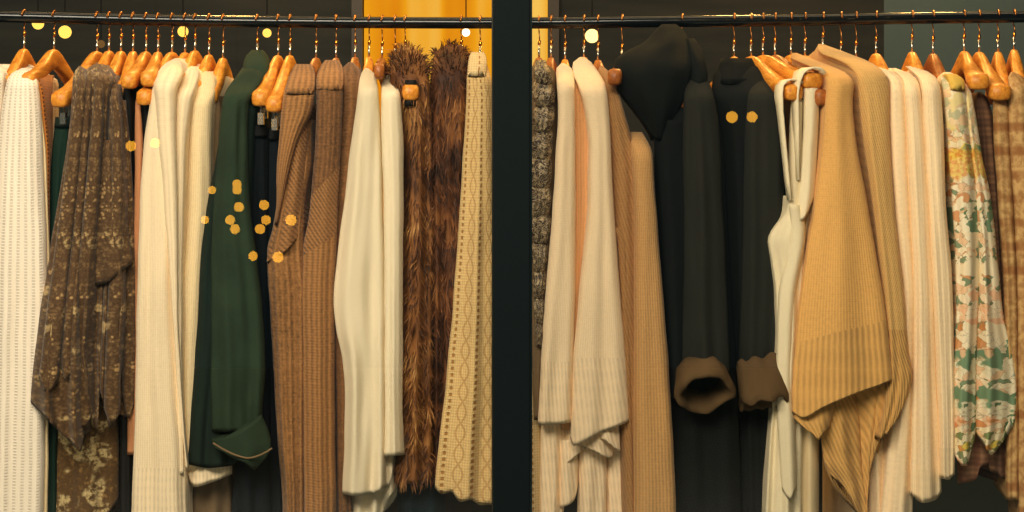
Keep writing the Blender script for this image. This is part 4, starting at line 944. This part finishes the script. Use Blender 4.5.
# ---- flower-print shirt
t = garment('floral_shirt', 'flower-print shirt in cream, green, pink and yellow', 'shirt', 933)
loft('sleeve', floral, t, [(72, 938), (80, 941), (100, 944), (150, 948), (200, 952), (260, 955), (320, 956), (370, 953), (410, 951), (440, 951), (466, 956)], [(72, 956), (80, 964), (100, 968), (150, 974), (200, 978), (260, 980), (320, 978), (370, 976), (420, 976), (466, 972)],
     [(72, .12), (82, .19), (96, .22), (466, .225)], hem=[(0, 452), (.3, 466), (.7, 466), (1, 440)], hx=936, bw=.012, folds=[(1.4, .002, .008, 1, .3), (3, .001, .003)], seed=170, nf=36, wob=.006)
loft('second_sleeve', floral, t, [(84, 962), (110, 964), (160, 968), (200, 972), (260, 976), (330, 974), (400, 972), (452, 976)], [(84, 970), (110, 975), (160, 983), (200, 991), (260, 998), (310, 1003), (350, 1012), (390, 1017), (420, 1016), (452, 1002)],
     [(84, .17), (100, .205), (452, .215)], hem=[(0, 432), (.3, 446), (.6, 455), (.8, 448), (1, 418)], back='tube', thick=.04, folds=[(1.5, .002, .009, 2.2, .3), (3, .001, .004)], seed=171, nf=38, wob=.006)
loft('yoke', m_cloth('yellow_print', (222, 186, 92), .2), t, [(74, 946), (80, 948), (90, 950)], [(74, 956), (80, 964), (90, 965)], [(74, .185), (80, .208), (90, .2235)], back='tube', thick=.05, seed=172, nf=22, step=3)
hanger(933, 957, 80, 'wooden hanger in the flower-print shirt', ytop=54, mat=M_WOODD, cover=True)

# ---- plaid tops and print tops at the right end
t = garment('plaid_shirt', 'taupe plaid shirt under bare hanger ends, right of the flower-print shirt', 'shirt', 964)
loft('body', plaid, t, [(92, 974), (120, 976), (300, 984), (470, 988)], [(92, 986), (120, 994), (300, 1006), (480, 1024)], [(92, .16), (480, .17)], hem=[(0, 470), (1, 490)], hx=968, bw=.012, folds=[(2.5, .004, .008)], seed=175, nf=28)
hanger(964, 979.5, 81, 'wooden hanger with large bare round end, above the taupe plaid shirt', ytop=52, wide=.044)
t = garment('plaid_skirt', 'rose plaid hem peeking below the flower-print shirt', 'skirt', 970)
loft('body', plaid2, t, [(380, 958), (470, 957), (484, 957)], [(380, 1000), (470, 1004), (484, 1004)], [(380, .15), (484, .16)], hem=[(0, 484), (.4, 480), (.5, 466), (1, 464)], hx=980, bw=.012, folds=[(2.5, .004, .006)], seed=176, nf=30)
t = garment('print_blouse', 'sand coloured print blouse with sleeve hanging at the right, left one of two', 'blouse', 990, 'sand print blouses')
loft('body', mottle, t, [(86, 993), (110, 993), (200, 998), (300, 1004), (420, 1006), (500, 1006)], [(86, 1006), (110, 1009), (200, 1014), (300, 1018), (500, 1020)], [(86, .17), (110, .19), (500, .195)], hx=998, bw=.012, folds=[(1.8, .003, .006)], seed=177, nf=26)
hanger(979, 1001.5, 92, 'wooden hanger with lower bare round end, above the sand print blouses', ytop=53, wide=.046)
t = garment('print_blouse', 'sand coloured print blouse cut off by the right edge of the view', 'blouse', 1014, 'sand print blouses')
loft('body', mottle, t, [(72, 1006), (84, 1008), (120, 1008), (200, 1013), (300, 1017), (500, 1018), (570, 1018)], [(72, 1020), (84, 1028), (120, 1034), (300, 1044), (570, 1050)], [(72, .14), (90, .2), (570, .21)], hx=1014, bw=.014, folds=[(1.8, .003, .007)], seed=178, nf=28)
hanger(998, 1010, 80, 'wooden hanger with slim shoulder just left of the last hanger on the right', ytop=53, cover=True)
hanger(1014, 1026, 76, 'wooden hanger at the far right edge', ytop=51, cover=True)

# ------------------------------------------------------------------ rail object
RAIL_M = m_plain('black_gloss_metal', (14, 17, 18), 0.18, 0.0, spec=.5, var=.1)
rl = thing('clothes_rail', 'long black metal rail carrying all the hangers behind the window', 'clothes rail', Vector((0, 0, RZ)))
pts = [Vector((wx(p), 0, rail_z(p))) for p in range(-130, 1160, 18)]
vs, fs = tube_mesh(pts, .0128, 20); mesh_obj('tube', vs, fs, RAIL_M, rl)
for s, e in ((0, pts[0]), (1, pts[-1])):
    vs, fs = tube_mesh([Vector((e.x, 0, e.z-.013)), Vector((e.x, 0, 2.995))], .0128, 16); mesh_obj('hanging_post', vs, fs, RAIL_M, rl)

# ------------------------------------------------------------------ shop shell
WALL = Mat('dark_wall'); tc = WALL.node('ShaderNodeTexCoord'); mp = WALL.node('ShaderNodeMapping'); mp.inputs['Scale'].default_value = (1.2, 1, 9)
WALL.t.links.new(tc.outputs['Object'], mp.inputs[0]); nz = WALL.node('ShaderNodeTexNoise'); nz.inputs['Scale'].default_value = 2.5; nz.inputs['Detail'].default_value = 3; WALL.t.links.new(mp.outputs[0], nz.inputs[0])
WALLM = WALL.finish(WALL.ramp(E(WALL, nz.outputs[0]), [(.3, (34, 34, 30)), (.7, (48, 47, 40))]), .8)
WALLG = m_plain('grey_green_plaster', (78, 92, 90), .85, var=.2, scale=5)
YB = 0.95
kb = kk(-YB)
def bx(px): return (px-512)*kb
xa, xb_ = bx(363), bx(548)
box('wall_back', (-2.0, YB, 0), (xa, YB+.1, 3.0), WALLM)
box('wall_back_right', (xb_, YB, 0), (bx(884), YB+.1, 3.0), WALLM)
box('wall_back_far_right', (bx(884), YB, 0), (2.0, YB+.1, 3.0), WALLG)
box('wall_left', (-2.0, -.62, 0), (-1.9, YB, 3.0), WALLM)
box('wall_right', (1.9, -.62, 0), (2.0, YB, 3.0), WALLM)
box('floor', (-2.0, -.62, -.05), (2.0, YB+.1, 0), m_plain('dark_floor', (34, 44, 46), .5))
box('ceiling', (-2.0, -.62, 3.0), (2.0, YB+.1, 3.05), m_plain('dark_ceiling', (40, 42, 38), .8))
# glowing amber doorway in the back wall
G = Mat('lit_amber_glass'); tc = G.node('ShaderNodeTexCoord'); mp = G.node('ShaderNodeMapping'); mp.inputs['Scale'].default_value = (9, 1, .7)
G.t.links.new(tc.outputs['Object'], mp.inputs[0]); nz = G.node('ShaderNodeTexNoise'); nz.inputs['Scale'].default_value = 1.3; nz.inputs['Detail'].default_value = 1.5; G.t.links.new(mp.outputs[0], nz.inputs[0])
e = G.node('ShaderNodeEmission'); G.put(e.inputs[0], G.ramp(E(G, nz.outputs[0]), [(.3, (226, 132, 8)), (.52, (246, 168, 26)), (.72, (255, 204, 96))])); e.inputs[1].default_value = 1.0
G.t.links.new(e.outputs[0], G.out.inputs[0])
box('wall_back_below', (xa, YB, 0), (xb_, YB+.1, .93), WALLM)
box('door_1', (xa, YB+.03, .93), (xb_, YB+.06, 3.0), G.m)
fm = m_plain('dark_door_frame', (58, 46, 28), .5)
box('trim_1', (xa-.03, YB-.02, 0), (xa, YB+.08, 3.0), fm); box('trim_2', (xb_, YB-.02, 0), (xb_+.03, YB+.08, 3.0), fm)
# globes inside the shop
GL = m_emit('warm_globe', (255, 206, 96), 1.6); GLW = m_emit('white_globe', (255, 240, 205), 3)
CORD = m_plain('black_cord', (20, 20, 20), .6)
def pendant(px, py, rpx, d, mat, label):
    c = W(px, py, d); r = rpx*kk(d)
    t = thing('globe_light', label, 'light', Vector((c.x, c.y, 3.0)), 'globe lights behind the rail')
    vs, fs = [], []
    n, m = 16, 10
    for i in range(m+1):
        a = PI*i/m
        for j in range(n): vs.append(c + Vector((r*math.sin(a)*math.cos(2*PI*j/n), r*math.sin(a)*math.sin(2*PI*j/n), r*math.cos(a))))
    for i in range(m):
        for j in range(n): fs.append((i*n+j, (i+1)*n+j, (i+1)*n+(j+1) % n, i*n+(j+1) % n))
    mesh_obj('globe', vs, fs, mat, t)
    vs, fs = tube_mesh([c+Vector((0, 0, r*.9)), Vector((c.x, c.y, 3.0))], .0015, 6); mesh_obj('cord', vs, fs, CORD, t)
pendant(65, 32, 6.5, -.6, GL, 'yellow globe light left, behind the hook of the white chunky sweater')
pendant(38, 23.5, 6, -.7, GL, 'yellow globe light at far left, half hidden by the rail')
pendant(183, 31.5, 5.5, -.6, GL, 'yellow globe light above the three cream sweaters')
pendant(267, 33, 4.5, -.6, GL, 'yellow globe light above the black trousers')
pendant(101, 44, 4, -.5, m_emit('dim_globe', (150, 110, 60), .7), 'dim brown globe light above the brown shawl')
pendant(466, 32.5, 4, -.5, GLW, 'white globe light in front of the amber doorway')
pendant(592, 36, 7, -.6, m_emit('pale_globe', (255, 224, 140), 2.2), 'pale yellow globe light above the peach sweaters')

# ------------------------------------------------------------------ shop window: post and panes
DG = 0.55
POST = m_plain('black_green_paint', (9, 20, 22), .7, var=.25, scale=60, spec=.12)
def gx(px, d=DG): return wx(px, d)
box('trim_3', (gx(493, .58), -.58, 0), (gx(530.5, .58), -.50, 3.0), POST, bevel=.003)
edge_glint = m_plain('gasket', (46, 40, 26), .4)  # gold light reflected along the post edge, painted as a strip
box('trim_4', (gx(491.6), -.545, 0), (gx(493.6), -.53, 3.0), edge_glint); box('trim_5', (gx(530), -.545, 0), (gx(532.2), -.53, 3.0), m_plain('gasket_blue', (34, 58, 62), .3))  # both strips carry the post's lit edge lines as colour
gm = Mat('clear_glass'); tr = gm.node('ShaderNodeBsdfTransparent'); tr.inputs[0].default_value = (.97, .98, .97, 1); gl = gm.node('ShaderNodeBsdfGlossy'); gl.inputs[1].default_value = 0.0
mx = gm.node('ShaderNodeMixShader'); mx.inputs[0].default_value = .08
gm.t.links.new(tr.outputs[0], mx.inputs[1]); gm.t.links.new(gl.outputs[0], mx.inputs[2]); gm.t.links.new(mx.outputs[0], gm.out.inputs[0])
def pane(name, x0, x1):
    o = mesh_obj(name, [(x0, -DG, 0), (x1, -DG, 0), (x1, -DG, 3.0), (x0, -DG, 3.0)], [(0, 1, 2, 3)], gm.m, smooth=False); o['kind'] = 'structure'
pane('window_1', -1.9, gx(494)); pane('window_2', gx(530), 1.9)

box('ground', (-6, -8.5, -.12), (6, -.62, -.05), m_plain('pale_pavement', (170, 176, 172), .85, var=.2, scale=8))  # unseen pavement, added pale to bounce light up onto the lower garments

# ------------------------------------------------------------------ string lights in the street, mirrored by the panes
BULB = m_emit('street_bulb', (255, 182, 56), 10.0)
YS = -(D + 1.6)                                  # the lights hang behind the photographer
dist = (D - DG) + (-YS - DG)
def street(pxs, label):
    k = dist/FPX
    pos = [((px-512)*k, ZC-(py-HY)*k, r*k) for px, py, r in pxs]
    x0 = pos[0][0]
    t = thing('string_light', label, 'light', Vector((x0, YS, 2.6)), 'string lights across the street')
    path = [Vector((x0, YS, 2.6))]
    for (x, z, r) in sorted(pos, key=lambda p: -p[1]):
        path.append(Vector((x, YS-.02, z+r*1.3)))
        vs, fs = [], []
        n, m = 14, 8
        for i in range(m+1):
            a = PI*i/m
            for j in range(n): vs.append(Vector((x + r*math.sin(a)*math.cos(2*PI*j/n), YS + r*math.sin(a)*math.sin(2*PI*j/n), z + r*math.cos(a))))
        for i in range(m):
            for j in range(n): fs.append((i*n+j, (i+1)*n+j, (i+1)*n+(j+1) % n, i*n+(j+1) % n))
        mesh_obj('bulb', vs, fs, BULB, t)
    vs, fs = tube_mesh(path, .004, 6); mesh_obj('cable', vs, fs, CORD, t)
street([(237, 184, 4.6), (237, 190, 4.6), (239, 207, 5), (230, 220, 5), (235, 229, 5)], 'cluster of golden bulbs mirrored over the green jacket sleeve')
street([(212, 190, 4.2), (205, 220, 4.2)], 'pair of golden bulbs mirrored over the oatmeal sweater edge')
street([(264, 205, 5.2), (266, 220, 5), (260, 229, 5.2), (253, 256, 4.8)], 'cluster of golden bulbs mirrored over the black trousers')
street([(291, 220, 5.6), (278, 257, 5.6)], 'pair of golden bulbs mirrored over the brown cardigan')
street([(131, 146, 5.4)], 'single golden bulb mirrored over the brown shawl')
street([(155, 143, 5.2)], 'single golden bulb mirrored over the first cream sweater')
street([(732, 117, 6), (752, 117, 5.6)], 'pair of golden bulbs mirrored over the black coat')

# ------------------------------------------------------------------ light
w = bpy.data.worlds.new('world'); sc.world = w; w.use_nodes = True
bg = w.node_tree.nodes['Background']; bg.inputs[0].default_value = lin((92, 128, 130)); bg.inputs[1].default_value = 0.2
def area(name, loc, target, size, sizey, power, col):
    l = bpy.data.lights.new(name, 'AREA'); l.shape = 'RECTANGLE'; l.size = size; l.size_y = sizey; l.energy = power; l.color = col
    o = bpy.data.objects.new(name, l); COL.objects.link(o); o.location = loc
    o.rotation_euler = (Vector(target)-Vector(loc)).to_track_quat('-Z', 'Y').to_euler()
    return o
area('street_daylight', (-.9, -2.9, 2.95), (0, 0, .5), 2.8, 1.0, 165, (1.0, .88, .71))
area('window_downlight', (0, -.25, 2.92), (0, .05, 1.4), 3.2, .25, 15, (1.0, .78, .50))
area('shop_backlight', (0, .6, 2.9), (0, .1, 1.6), 3.0, .3, 12, (1.0, .70, .36))

# ------------------------------------------------------------------ camera
cd = bpy.data.cameras.new('camera'); cam = bpy.data.objects.new('camera', cd); COL.objects.link(cam)
cam.location = (0, -D, ZC); cam.rotation_euler = (PI/2, 0, 0)
cd.sensor_width = 36; cd.lens = 36*FPX/1024; cd.shift_y = -(256-HY)/1024; cd.clip_start = .05
for px in (205, 757, 960):
    area('shop_spot', (wx(px)*1.2, .84, 2.45), (wx(px), 0, 1.7), .16, .10, 9, (1.0, .58, .17))
sc.camera = cam
sc.view_settings.view_transform = 'Standard'; sc.view_settings.look = 'None'
sc.view_settings.gamma = 0.92; sc.view_settings.exposure = 0.06
